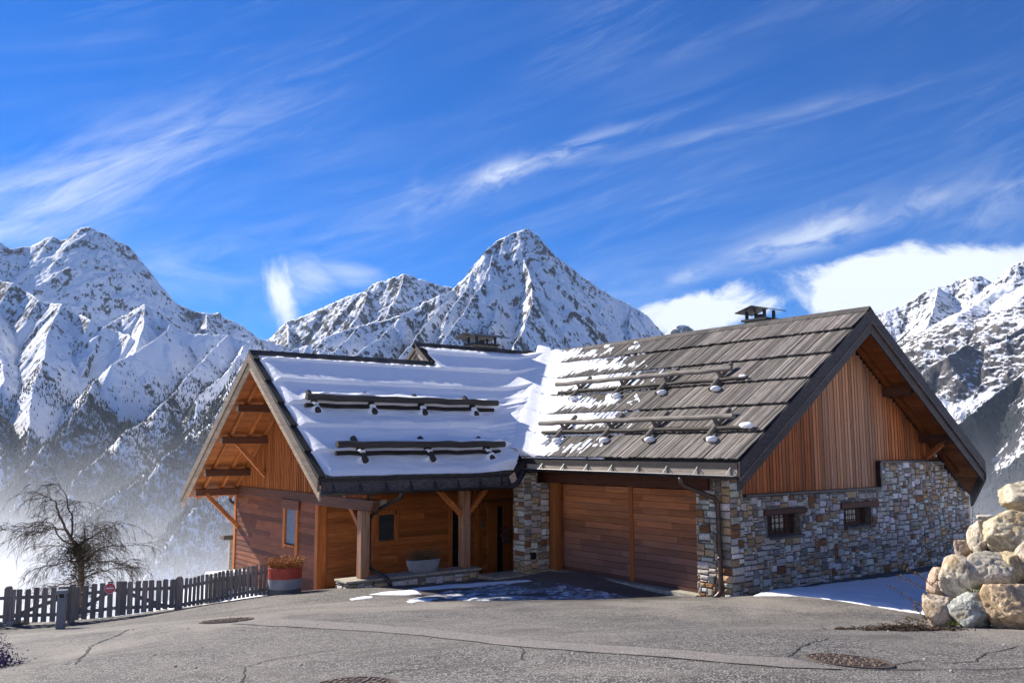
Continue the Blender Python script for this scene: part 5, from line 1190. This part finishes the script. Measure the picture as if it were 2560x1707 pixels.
for zz, x0, x1 in ((.060, -.062, .060), (.036, -.045, .045), (-.040, -.052, .050), (-.064, -.062, .058)):
    x = x0
    while x < x1: w_ = rn.uniform(.004, .011); mb.obox(-FD*(x+w_)+Vector((0, 0, zz-.007))-FN*.005, FD*w_, -FN*.002, Vector((0, 0, .013))); x += w_+.0035
mb.build('print', M['faintprint'], sg)

# bollard light
p = ground_at(151, 1571); bl = empty('bollard_light', p); tag(bl, 'short square grey bollard light standing in front of the fence', 'bollard')
h_ = .83; a = Vector((RT[0], RT[1], 0)).normalized(); b_ = Vector((-a.y, a.x, 0)); a2 = (a*.96+b_*.28).normalized(); b2 = Vector((-a2.y, a2.x, 0)); s_ = .082
def sq(mb, z0, z1, s, off=0.0): mb.obox(a2*-s+b2*-s+Vector((0, 0, z0)), a2*2*s, b2*2*s, Vector((0, 0, z1-z0)))
mb = MB(); sq(mb, -.1, h_-.165, s_); mb.build('post', M['bollard'], bl, bevel=.006)
mb = MB()
for q1, q2 in ((-1, -1), (1, -1), (-1, 1), (1, 1)): mb.obox(a2*(q1*s_*.8-.016)+b2*(q2*s_*.8-.016)+Vector((0, 0, h_-.164)), a2*.032, b2*.032, Vector((0, 0, .083)))
mb.build('strut', M['bollard'], bl); mb = MB(); sq(mb, h_-.163, h_-.085, .045); mb.build('lamp_glass', M['glass'], bl)
mb = MB(); mb.obox(a2*-s_*1.28+b2*-s_*1.2+Vector((0, 0, h_-.079)), a2*s_*2.56, b2*s_*2.4, Vector((0, 0, .075))); mb.build('cap', M['bollard'], bl, bevel=.008)

# round planter by the gable, trough on the bench, with their plants
p = at(711, 1484, 20.6); p[2] = gsurf(p[0], p[1])-.12; pr = empty('round_planter', p); tag(pr, 'round concrete planter with a red painted band by the fence end', 'planter'); rp = .395
def lathe(mb, prof, n=40):
    for (r0, z0), (r1, z1) in zip(prof[:-1], prof[1:]):
        for k in range(n):
            f_ = lambda r_, q, z_: (r_*math.cos(2*math.pi*q/n), r_*math.sin(2*math.pi*q/n), z_)
            mb.face([f_(r0, k, z0), f_(r0, k+1, z0), f_(r1, k+1, z1), f_(r1, k, z1)])
mb = MB(); lathe(mb, [(rp, 0), (rp, .27)]); mb.build('lower_ring', M['fixture'], pr, smooth=True)
mb = MB(); lathe(mb, [(rp, .27), (rp, .50)]); mb.build('body', M['concrete'], pr, smooth=True)
mb = MB(); lathe(mb, [(rp+.004, .50), (rp+.006, .745), (rp-.006, .765), (rp-.045, .765), (rp-.05, .62)]); mb.build('red_band', M['redpaint'], pr)
mb = MB(); lathe(mb, [(rp-.05, .66), (.0, .70)]); mb.build('soil', M['soil'], pr)
def tuft(name, base, rx, ry, n_, hh, m_, lean, label, cat, seed, wdt=.006, leaf=False):
    rn = random.Random(seed); root = MB()
    for i in range(n_):
        a = rn.uniform(0, 6.283); q = math.sqrt(rn.random()); b0_ = Vector((math.cos(a)*rx*q, math.sin(a)*ry*q, 0)); h_ = hh*rn.uniform(.35, 1); out = Vector((math.cos(a)*q, math.sin(a)*q, 0))*lean*h_+Vector((rn.gauss(0, .25), rn.gauss(0, .25), 0))*h_*.5
        P_ = [b0_+out*t*t+Vector((0, 0, h_*t*(1-.25*t))) for t in (0, .4, .75, 1)]; sd = Vector((rn.gauss(0, 1), rn.gauss(0, 1), .2)).normalized()*wdt
        for k in range(3):
            w0, w1 = 1-.3*k, 1-.3*(k+1); root.face([P_[k]-sd*w0, P_[k]+sd*w0, P_[k+1]+sd*w1, P_[k+1]-sd*w1], (1, 1, 1))
        if leaf:
            for k in range(4):
                c = P_[2].lerp(P_[3], rn.random())+Vector((rn.gauss(0, .03), rn.gauss(0, .03), rn.gauss(0, .03))); e1 = Vector((rn.gauss(0, 1), rn.gauss(0, 1), rn.gauss(0, 1))).normalized()*.018; e2 = e1.orthogonal().normalized()*.009; root.face([c-e1, c-e2, c+e1, c+e2])
    o = root.build(name, m_); o.location = base; return tag(o, label, cat)
tuft('dry_grass', Vector(p)+Vector((0, 0, .66)), .35, .35, 800, .44, M['drygrass'], .42, 'dry orange grass growing in the round red banded planter', 'plant', 4, .007, True)
tp = Vector((-3.45, 7.20, .1345)); tr_ = empty('stone_trough', tp); tag(tr_, 'pale grey stone trough planter standing on the porch bench', 'planter')
mb = MB(); n_ = 36
def ell(k, s, z): a = 2*math.pi*k/n_; c_, s2 = math.cos(a), math.sin(a); return (math.copysign(abs(c_)**.55, c_)*.47*s, math.copysign(abs(s2)**.6, s2)*.20*s, z)
prof = [(.0, .0), (.74, .0), (.84, .05), (.95, .18), (1.0, .30), (.97, .315), (.86, .315), (.84, .25), (0, .25)]
for (s0, z0), (s1, z1) in zip(prof[:-1], prof[1:]):
    for k in range(n_): mb.face([ell(k, s0, z0), ell(k+1, s0, z0), ell(k+1, s1, z1), ell(k, s1, z1)])
mb.build('trough', M['concrete'], tr_, smooth=True)
tuft('dead_shrub', tp+Vector((.02, 0, .24)), .38, .13, 320, .44, M['drybrown'], .55, 'dead brown shrub stems in the stone trough on the bench', 'plant', 6, .004, True)
# wreath on the door
wr = MB(); rn = random.Random(9); cols = [(.16, .05, .06), (.20, .09, .12), (.10, .06, .08), (.30, .24, .25), (.09, .05, .03)]
for i in range(420):
    a = rn.uniform(0, 6.283); q = rn.gauss(.165, .055); c = Vector((math.cos(a)*q*.88, rn.uniform(-.05, .01), math.sin(a)*q*1.25)); e1 = Vector((rn.gauss(0, 1), rn.gauss(0, .5), rn.gauss(0, 1))).normalized()*.032; e2 = e1.orthogonal().normalized()*.017
    wr.face([c-e1, c-e2, c+e1, c+e2], rn.choice(cols))
m_, n, b = mat('wreath_leaves'); n.put(b.inputs['Base Color'], tint(n)); b.inputs['Roughness'].default_value = .7
o = wr.build('wreath', m_); o.location = (1.10, WY-.055, .56); tag(o, 'reddish leafy wreath hanging on the entrance door', 'wreath')

# ------------------------------------------------------------------ balcony rail, low snowy wall, slab behind the house ends
rl = empty('balcony_railing', (-4.7, 18.1, -1.0)); tag(rl, 'grey timber balcony railing behind the gable corner', 'railing')
bp = at(577, 1400, 31.0)-np.array(rl.location)
mb = MB(); mb.box(bp[0]-.09, bp[0]+.09, bp[1]-.09, bp[1]+.09, -.9, bp[2]+.75); mb.build('post', WD['silver'], rl, bevel=.01)
mb = MB(); mb.obox(Vector(bp)+Vector((-.35, -.22, .75)), Vector((3.0, 0, 0)), Vector((0, .4, 0)), Vector((0, 0, .16))); mb.build('handrail', WD['we'+'x'], rl, bevel=.01)
for dz in (-.05, -.45):
    mb = MB(); mb.obox(Vector(bp)+Vector((.02, -.04, .45+dz)), Vector((2.6, 0, 0)), Vector((0, .06, 0)), Vector((0, 0, .12))); mb.build('rail', WD['wex'], rl)
pw_ = at(562, 1432, 27.0); mb = MB(); mb.box(-.45, 1.2, -.25, .25, -1.2, -.06); o = mb.build('low_wall', M['mortar']); o.location = pw_; tag(o, 'low stone wall end capped with snow beside the gable corner', 'wall')
mb = MB(); mb.box(-.52, 1.2, -.32, .32, -.055, .05); o2 = mb.build('snow_cap', M['snow'], o, bevel=.03)
pw_ = at(2405, 1314, 27.5); mb = MB(); mb.box(-.4, 3.0, -.2, .2, -.22, .08, (.35, .33, .35)); mb.box(-.3, 3.0, -.15, .2, -1.3, -.225, (1, 1, 1)); o = mb.build('low_wall', M['stone']); o.location = pw_; tag(o, 'low dark walled edge just behind the stone gable corner', 'wall')

# ------------------------------------------------------------------ boulders
BO = [ # px, py, width, height, depth, turn, tint, label
 (2347, 1524, 88, 84, 12.55, -18, (.66, .52, .36), 'striped reddish boulder lowest at the wall end beside the snow'),
 (2422, 1527, 108, 90, 12.3, 0, (.50, .52, .46), 'bluish green boulder in the bottom row'),
 (2536, 1512, 138, 128, 12.0, -32, (.76, .53, .28), 'big orange boulder in the bottom row cut by the frame'),
 (2344, 1462, 44, 72, 12.95, -30, (.60, .40, .26), 'slim reddish slab leaning behind the pale boulder'),
 (2394, 1446, 82, 96, 12.75, 12, (.80, .70, .52), 'pale cream boulder in the second row'),
 (2480, 1443, 118, 118, 12.6, -28, (.66, .58, .42), 'large grey boulder at the centre of the pile'),
 (2526, 1412, 56, 76, 12.6, 10, (.70, .55, .28), 'small ochre knobbly boulder wedged in the second row'),
 (2572, 1410, 66, 92, 12.5, 0, (.60, .50, .38), 'brown boulder half cut off at the frame edge'),
 (2407, 1377, 46, 58, 14.2, -25, (.66, .48, .32), 'small pinkish boulder against the shaded stone gable'),
 (2446, 1347, 40, 84, 13.9, -8, (.72, .62, .46), 'narrow upright boulder beside the biggest one'),
 (2534, 1330, 156, 122, 13.3, 25, (.74, .63, .40), 'biggest mottled boulder in the upper row'),
 (2572, 1244, 128, 88, 13.7, 15, (.78, .69, .50), 'topmost pale boulder of the pile'),
 (2462, 1293, 44, 14, 14.6, 12, (.70, .66, .58), 'thin flat slab beside the biggest boulder'),
 (2561, 1551, 44, 34, 11.85, 0, (.70, .52, .22), 'yellow stone low at the frame edge'),
 (2650, 1490, 130, 130, 12.0, 10, (.5, .47, .42), 'grey boulder of the pile outside the picture'), (2660, 1360, 120, 120, 13.0, -12, (.6, .5, .4), 'brown boulder of the pile outside the picture'), (2690, 1250, 140, 100, 13.6, 0, (.55, .52, .46), 'upper boulder of the pile outside the picture')]
def boulder(i, px, py, w_, hh, D, turn, col, label):
    rn = random.Random(100+i); c = Vector(at(px, py, D)); a = Vector((RT[0], RT[1], 0)).normalized(); f_ = Vector((FW[0], FW[1], 0)).normalized(); u_ = Vector((0, 0, 1))
    rw, rh = w_/2*D/FPX, hh/2*D/FPX; rd = max(rw, rh)*rn.uniform(.8, 1.0)
    import bmesh
    bm = bmesh.new(); bmesh.ops.create_icosphere(bm, subdivisions=5, radius=1.0)
    pl = []
    for k in range(11):
        n_ = Vector((rn.gauss(0, 1), rn.gauss(0, 1), rn.gauss(0, 1))).normalized(); pl.append((n_, rn.uniform(.60, .86)))
    off = Vector((i*7.3, i*3.1, i*1.7)); an = math.radians(turn)
    for v_ in bm.verts:
        d = v_.co.normalized(); r_ = 1.04; e = 0
        for n_, q in pl:
            t = n_.dot(d)
            if t > .05: r_ = min(r_, q/t)
        r_ = r_*.95+.05
        r_ += .02*mnoise.noise(d*1.8+off)+.018*mnoise.noise(d*4.3+off)+.022*mnoise.noise(d*9+off)+.024*mnoise.noise(d*19+off)+.012*mnoise.noise(d*38+off)
        r_ -= .07*max(0, 1-abs(mnoise.noise(d*2.4+off*1.3))*9)
        q = d*r_; x, z = q.x*math.cos(an)-q.z*math.sin(an), q.x*math.sin(an)+q.z*math.cos(an)
        v_.co = a*x*rw*1.2+f_*q.y*rd*1.1+u_*z*rh*1.2
    me = bpy.data.meshes.new('boulder'); bm.to_mesh(me); bm.free(); me.materials.append(M['rock'])
    t = me.attributes.new('tint', 'FLOAT_COLOR', 'FACE'); t.data.foreach_set('color', np.tile(np.array((*[.72*k_+.28*.50 for k_ in col], 1), np.float32), len(me.polygons)))
    me.polygons.foreach_set('use_smooth', np.ones(len(me.polygons), bool)); o = link(bpy.data.objects.new('boulder', me)); o.location = c
    tag(o, label, 'boulder', 'boulders of the dry wall')
for i, q in enumerate(BO):
    if i in (14, 15, 16): continue
    boulder(i, *q)
# earth bank behind and under the boulders
ra = np.array((RT[0], RT[1])); fa = np.array((FW[0], FW[1]))/np.hypot(FW[0], FW[1])
pu = np.linspace(2372, 3300, 90); dv_ = np.linspace(12.75, 17.5, 60); PU, DV = np.meshgrid(pu, dv_, indexing='ij')
lim = np.interp(PU, [2372, 2400, 2425, 2450, 2480, 2510, 2560, 2900, 3300], [1500, 1450, 1405, 1370, 1345, 1320, 1268, 1190, 1150])
rr_ = FW[None, None]+RT[None, None]*((PU-1280)/FPX)[..., None]+UP[None, None]*((853.5-1500)/FPX)
BX = CAM[0]+rr_[..., 0]*DV; BY = CAM[1]+rr_[..., 1]*DV
zl = CAM[2]+(FW[2]+RT[2]*(PU-1280)/FPX+UP[2]*(853.5-lim)/FPX)*DV
BZ = np.minimum(gz(BX, BY)-.25+(DV-12.75)*1.25, zl)+.07*(fbm(PU/40, DV*2.5, 4, 3)-.5)
tag(grid_obj('earth_bank', np.stack([BX, BY, BZ], -1), M['earth']), 'dark earth bank held by the boulders', 'bank', kind='structure')
# dirt and dead stems at the foot of the pile
mb = MB(); rn = random.Random(8); c0 = ground_at(2262, 1575)
for i in range(900):
    a, q = rn.gauss(0, .34), rn.gauss(0, .10); x, y = c0[0]+ra[0]*a+fa[0]*q, c0[1]+ra[1]*a+fa[1]*q; e1 = Vector((rn.gauss(0, 1), rn.gauss(0, 1), rn.gauss(0, .6))).normalized()*rn.uniform(.02, .06); e2 = e1.orthogonal().normalized()*.006; c = Vector((x, y, gsurf(x, y)+.012+abs(rn.gauss(0, .05))*max(0, 1-abs(a)/.9))); mb.face([c-e1, c-e2, c+e1, c+e2])
for i in range(40): a, q = rn.gauss(0, .3), rn.gauss(0, .07); x, y = c0[0]+ra[0]*a+fa[0]*q, c0[1]+ra[1]*a+fa[1]*q; blob(mb, (x, y, gsurf(x, y)), rn.uniform(.03, .07), (1.2, 1.2, .6), 7, i)
tag(mb.build('dead_leaves', M['soil']), 'dark heap of dead leaves and soil before the boulders', 'leaf litter', kind='stuff')
def grass_clump(px, py, D, n_, hh, label, m_, seed): tuft('grass_tuft', at(px, py, D), .12, .08, n_, hh, m_, .9, label, 'grass', seed, .004)
M['greengrass'] = simple('mossy_green_grass', (.085, .10, .022), .85, 0, .5, 20, 0, .2); M['straw'] = simple('pale_dry_straw', (.30, .22, .09), .85, 0, .4, 20, 0, .2)
grass_clump(2436, 1478, 12.3, 160, .10, 'green moss tuft between the blue and the pale boulder', M['greengrass'], 1); grass_clump(2440, 1396, 13.0, 160, .13, 'dry straw tuft under the narrow upright boulder', M['straw'], 2); grass_clump(2380, 1560, 12.0, 120, .06, 'greenish weeds at the foot of the striped boulder', M['greengrass'], 3)
def stems(name, label, cat, px_lines, D, r0, m_, seed, buds=26, side=.06):
    rn = random.Random(seed); mb = MB()
    for ln in px_lines:
        P_ = [Vector(at(x, y, D+rn.uniform(-.15, .15))) for x, y in ln]; mb.tube(P_, [r0*(1-.7*i/(len(P_)-1)) for i in range(len(P_))], 5)
        for k in range(buds):
            s_ = rn.random()*(len(P_)-1); i = min(int(s_), len(P_)-2); c = P_[i].lerp(P_[i+1], s_-i); e = Vector((rn.gauss(0, 1), rn.gauss(0, 1), rn.gauss(.3, 1))).normalized()*side*rn.random(); mb.tube([c, c+e], [r0*.5, r0*.3], 3, caps=False)
            for _ in range(2): q = c+e*rn.random(); e1 = Vector((rn.gauss(0, 1), rn.gauss(0, 1), rn.gauss(0, 1))).normalized()*.014; e2 = e1.orthogonal()*.6; mb.face([q-e1, q-e2, q+e1, q+e2])
    return tag(mb.build(name, m_), label, cat)
stems('dead_weed', 'tall dead weed stems leaning out over the snow beside the boulders', 'plant', [[c6(1590, 1075), c6(1500, 1030), c6(1400, 965), c6(1310, 905)], [c6(1620, 960), c6(1520, 910), c6(1440, 870), c6(1370, 838)], [c6(1620, 920), c6(1540, 850), c6(1450, 800), c6(1390, 760)], [c6(1660, 900), c6(1640, 830), c6(1700, 770)], [c6(1600, 900), c6(1650, 850), c6(1690, 800)]], 12.9, .007, M['drybrown'], 3, 30, .08)
stems('dead_weed', 'short tangled brown twigs at the lowest boulder', 'plant', [[(2318, 1550), (2300, 1530), (2285, 1512)], [(2322, 1545), (2312, 1515), (2308, 1500)], [(2310, 1556), (2285, 1545), (2262, 1540)], [(2325, 1550), (2330, 1520), (2322, 1498)]], 12.5, .005, M['drybrown'], 4, 34, .10)
stems('dead_weed', 'bare thin stem standing behind the corner of the stone gable', 'plant', [[(2428, 1330), (2432, 1290), (2430, 1252)], [(2430, 1310), (2440, 1300), (2446, 1282)], [(2429, 1322), (2424, 1305)]], 26.5, .012, M['drybrown'], 5, 22, .2)
# purple leaved shrub cut by the left edge
mb = MB(); rn = random.Random(12); c0 = ground_at(8, 1664)
for i in range(1300):
    a, q, z = rn.gauss(-.12, .13), rn.gauss(0, .12), abs(rn.gauss(0, .13)); c = Vector((c0[0]+ra[0]*a+fa[0]*q, c0[1]+ra[1]*a+fa[1]*q, c0[2]+z*max(.15, 1-max(0, a+.05)*4.5)))
    e1 = Vector((rn.gauss(0, 1), rn.gauss(0, 1), rn.gauss(.4, 1))).normalized()*rn.uniform(.012, .03); e2 = e1.orthogonal().normalized()*.006; mb.face([c-e1, c-e2, c+e1, c+e2])
tag(mb.build('heather_shrub', M['purple']), 'low purple heather shrub at the near edge of the drive', 'shrub')
# bark heap by the fence foot
mb = MB(); rn = random.Random(13); c0 = ground_at(25, 1562)
for i in range(26): blob(mb, (c0[0]+ra[0]*rn.gauss(0, .17), c0[1]+ra[1]*rn.gauss(0, .17), c0[2]+abs(rn.gauss(.02, .04))), rn.uniform(.04, .09), (1.6, 1.0, .6), 8, i)
tag(mb.build('rubble_heap', M['slabst']), 'small heap of broken stone and ice below the fence', 'rubble', kind='stuff')

# ------------------------------------------------------------------ the bare weeping tree beyond the fence
def T8(x, y): return (x/5.2275, 1180+y/5.2275)
TD = 23.5; rn = random.Random(21)
tb = at(*T8(1045, 1640), TD); tree = empty('bare_tree', tb); tag(tree, 'bare weeping tree with drooping twigs standing beyond the fence', 'tree')
LIMB = [([(1045, 1900), (1045, 1560), (1055, 1350), (1060, 1180), (1030, 1020), (1010, 955)], .085, .055, 0),
 ([(1010, 955), (920, 860), (860, 750), (835, 680), (770, 560), (740, 470), (730, 380), (650, 330), (520, 285), (400, 268)], .05, .006, -.5), ([(925, 862), (945, 690), (945, 560), (880, 430), (860, 290), (760, 150), (620, 148)], .034, .005, .4),
 ([(945, 560), (960, 500), (1000, 400), (1080, 385)], .016, .004, .3), ([(1010, 955), (900, 930), (820, 890), (740, 790), (700, 700), (640, 650), (480, 640)], .036, .006, -.8), ([(1010, 955), (1100, 900), (1180, 860), (1280, 790), (1330, 750), (1480, 710), (1600, 660), (1750, 700)], .034, .005, .5),
 ([(1055, 1090), (1180, 1080), (1230, 1010), (1205, 890)], .03, .006, -.6), ([(1055, 1200), (1180, 1090), (1300, 1000), (1480, 950), (1650, 960), (1850, 950)], .032, .005, .8), ([(1040, 1080), (950, 1010), (820, 960), (640, 960), (420, 1010)], .028, .005, .6),
 ([(1040, 1180), (900, 1150), (700, 1220), (560, 1240)], .026, .005, -.4), ([(1045, 1400), (900, 1460), (760, 1480), (640, 1500)], .022, .005, -.3), ([(1070, 1380), (1300, 1300), (1500, 1250), (1700, 1280)], .024, .005, .3), ([(1060, 1250), (1250, 1180), (1450, 1160), (1640, 1210)], .024, .005, -.7), ([(730, 720), (560, 690), (350, 720), (60, 760)], .016, .004, .2), ([(860, 760), (700, 740), (520, 790), (260, 840)], .018, .004, -.5), ([(1110, 1000), (1115, 850), (1112, 640)], .022, .004, .9), ([(1180, 870), (1215, 760), (1265, 660)], .014, .004, -.2)]
LP_ = []
for i, (ln, r0, r1, dz) in enumerate(LIMB):
    P_ = [Vector(at(*T8(x, y), TD+dz*min(1, k/3)+rn.uniform(-.05, .05)))-Vector(tb) for k, (x, y) in enumerate(ln)]; Q = []
    for a, c in zip(P_[:-1], P_[1:]):
        for t in (0, .5): Q.append(a.lerp(c, t)+Vector((rn.gauss(0, .012), rn.gauss(0, .012), rn.gauss(0, .012)))*(t > 0))
    Q.append(P_[-1]); n_ = len(Q); rad_ = [r0+(r1-r0)*(k/(n_-1))**.8 for k in range(n_)]
    mb = MB(); mb.tube(Q, rad_, 7); mb.build('trunk' if i == 0 else 'limb', M['bark'], tree, smooth=True); LP_.append(Q)
mb = MB()
def twig(c, d, L, r, depth):
    P_ = [c]; v_ = Vector(d).normalized(); n_ = 6
    for k in range(n_):
        v_ = (v_+Vector((rn.gauss(0, .13), rn.gauss(0, .13), rn.gauss(0, .10)-.11*(1+k*.25)))).normalized(); P_.append(P_[-1]+v_*L/n_)
    mb.tube(P_, [r*(1-.6*k/n_) for k in range(n_+1)], 3, caps=False)
    if depth:
        for _ in range(rn.choice((2, 3, 3, 4))):
            k = rn.randint(1, n_-1); b_ = (P_[k+1]-P_[k]).normalized() if k < n_ else v_; twig(P_[k], b_+Vector((rn.gauss(0, .45), rn.gauss(0, .45), rn.gauss(.05, .35))), L*rn.uniform(.35, .7), r*.7, depth-1)
for i, Q in enumerate(LP_):
    cnt = (10 if i == 0 else 18) if i < 2 else (15 if i < 6 else 23)
    for _ in range(cnt):
        s_ = (rn.random()**.7)*(len(Q)-1) if i else (.55+.45*rn.random())*(len(Q)-1); k = min(int(s_), len(Q)-2); c = Q[k].lerp(Q[k+1], s_-k); sx = (c.dot(Vector((RT[0], RT[1], 0))))
        side = Vector((RT[0], RT[1], 0))*(math.copysign(1, sx+rn.gauss(0, .22))) ; dr = side*rn.uniform(.5, 1.1)+Vector((0, 0, rn.uniform(-.25, .65)))+Vector((rn.gauss(0, .45), rn.gauss(0, .45), 0))
        twig(c, dr, rn.uniform(.38, .95), .0066, 2)
mb.build('twigs', M['twig'], tree).name = 'branchwork'
mb = MB()                                             # dark needles round the trunk
for i in range(1900):
    s_ = rn.random()**.8; Q = LP_[0]; q = .30+.70*s_; k = min(int(q*(len(Q)-1)), len(Q)-2); c = Q[k].lerp(Q[k+1], q*(len(Q)-1)-k); a = rn.uniform(0, 6.28); r_ = abs(rn.gauss(0, .27))*(1.1-.45*s_)+.05
    c = c+Vector((math.cos(a)*r_, math.sin(a)*r_, rn.gauss(0, .12))); e1 = Vector((math.cos(a), math.sin(a), rn.gauss(.1, .5))).normalized()*rn.uniform(.03, .07); e2 = e1.orthogonal().normalized()*.012; mb.face([c-e1, c-e2, c+e1, c+e2])
mb.build('crown', M['ivy'], tree)
mb = MB(); rn = random.Random(31); c0 = at(*T8(1110, 1080), TD+.9); base = Vector(c0)-Vector((0, 0, 1.6))
mb.tube([base, Vector(at(*T8(1112, 640), TD+.9))], [.05, .006], 6)
tq = Vector(at(*T8(1112, 680), TD+.9))
for i in range(1300):
    s_ = rn.random()**.75; c = tq.lerp(base, s_); r_ = (.06+.42*s_)*rn.random()**.5; a = rn.uniform(0, 6.28); c = c+Vector((math.cos(a)*r_, math.sin(a)*r_, -r_*.35+rn.gauss(0, .03))); e1 = Vector((math.cos(a), math.sin(a), rn.gauss(-.1, .3))).normalized()*rn.uniform(.03, .06); e2 = e1.orthogonal().normalized()*.008; mb.face([c-e1, c-e2, c+e1, c+e2])
tag(mb.build('young_conifer', M['ivy']), 'young dark conifer growing through the bare tree', 'tree')

# ------------------------------------------------------------------ air
def volume_mat(name):
    m_ = bpy.data.materials.new(name); m_.use_nodes = True; n = NT(m_.node_tree); n.n.clear(); out = n.new('ShaderNodeOutputMaterial')
    v_ = n.new('ShaderNodeVolumePrincipled'); v_.inputs['Density Attribute'].default_value = ''; v_.inputs['Color Attribute'].default_value = ''; v_.inputs['Temperature Attribute'].default_value = ''
    n.l.new(v_.outputs[0], out.inputs['Volume']); return m_, n, v_
m_, n, v_ = volume_mat('mountain_air'); v_.inputs['Color'].default_value = (.62, .78, 1, 1); v_.inputs['Density'].default_value = 1.6e-5; v_.inputs['Anisotropy'].default_value = .1
mb = MB(); mb.box(-9800, 9800, -9800, 9800, -800, 1700); o = mb.build('haze', m_); tag(o, 'thin blue mountain air round the whole valley', 'haze', kind='stuff')
m_, n, v_ = volume_mat('valley_mist'); p = pos(n); v_.inputs['Color'].default_value = (.93, .96, 1, 1); v_.inputs['Anisotropy'].default_value = .2
z = n.sep(p)[2]; nz_ = n.noise(n.scale(p, 1/420., 1/420., 1/160.), 1.0, 4, .6, .4)
zz = n.m('ADD', z, n.m('MULTIPLY', n.m('SUBTRACT', nz_, .5), 165.0))
den = n.m('MULTIPLY', n.m('POWER', 2.718, n.m('MULTIPLY', n.m('ADD', zz, 266.0), -1/66.)), .0024)
den = n.m('MULTIPLY', n.m('MINIMUM', den, .005), n.ramp(z, 110, -60, 0, 1))
n.put(v_.inputs['Density'], den)
A = [at(-700, 1113, 620)[:2], at(-700, 1113, 2900)[:2], at(3300, 1113, 2900)[:2], at(3300, 1113, 620)[:2]]
mb = MB(); mb.prism([(a[0], a[1], -770) for a in A], (0, 0, 890)); o = mb.build('mist', m_); tag(o, 'bright mist lying in the valley behind the fence', 'mist', kind='stuff')
scene.cycles.volume_step_rate = .4; scene.cycles.volume_max_steps = 128
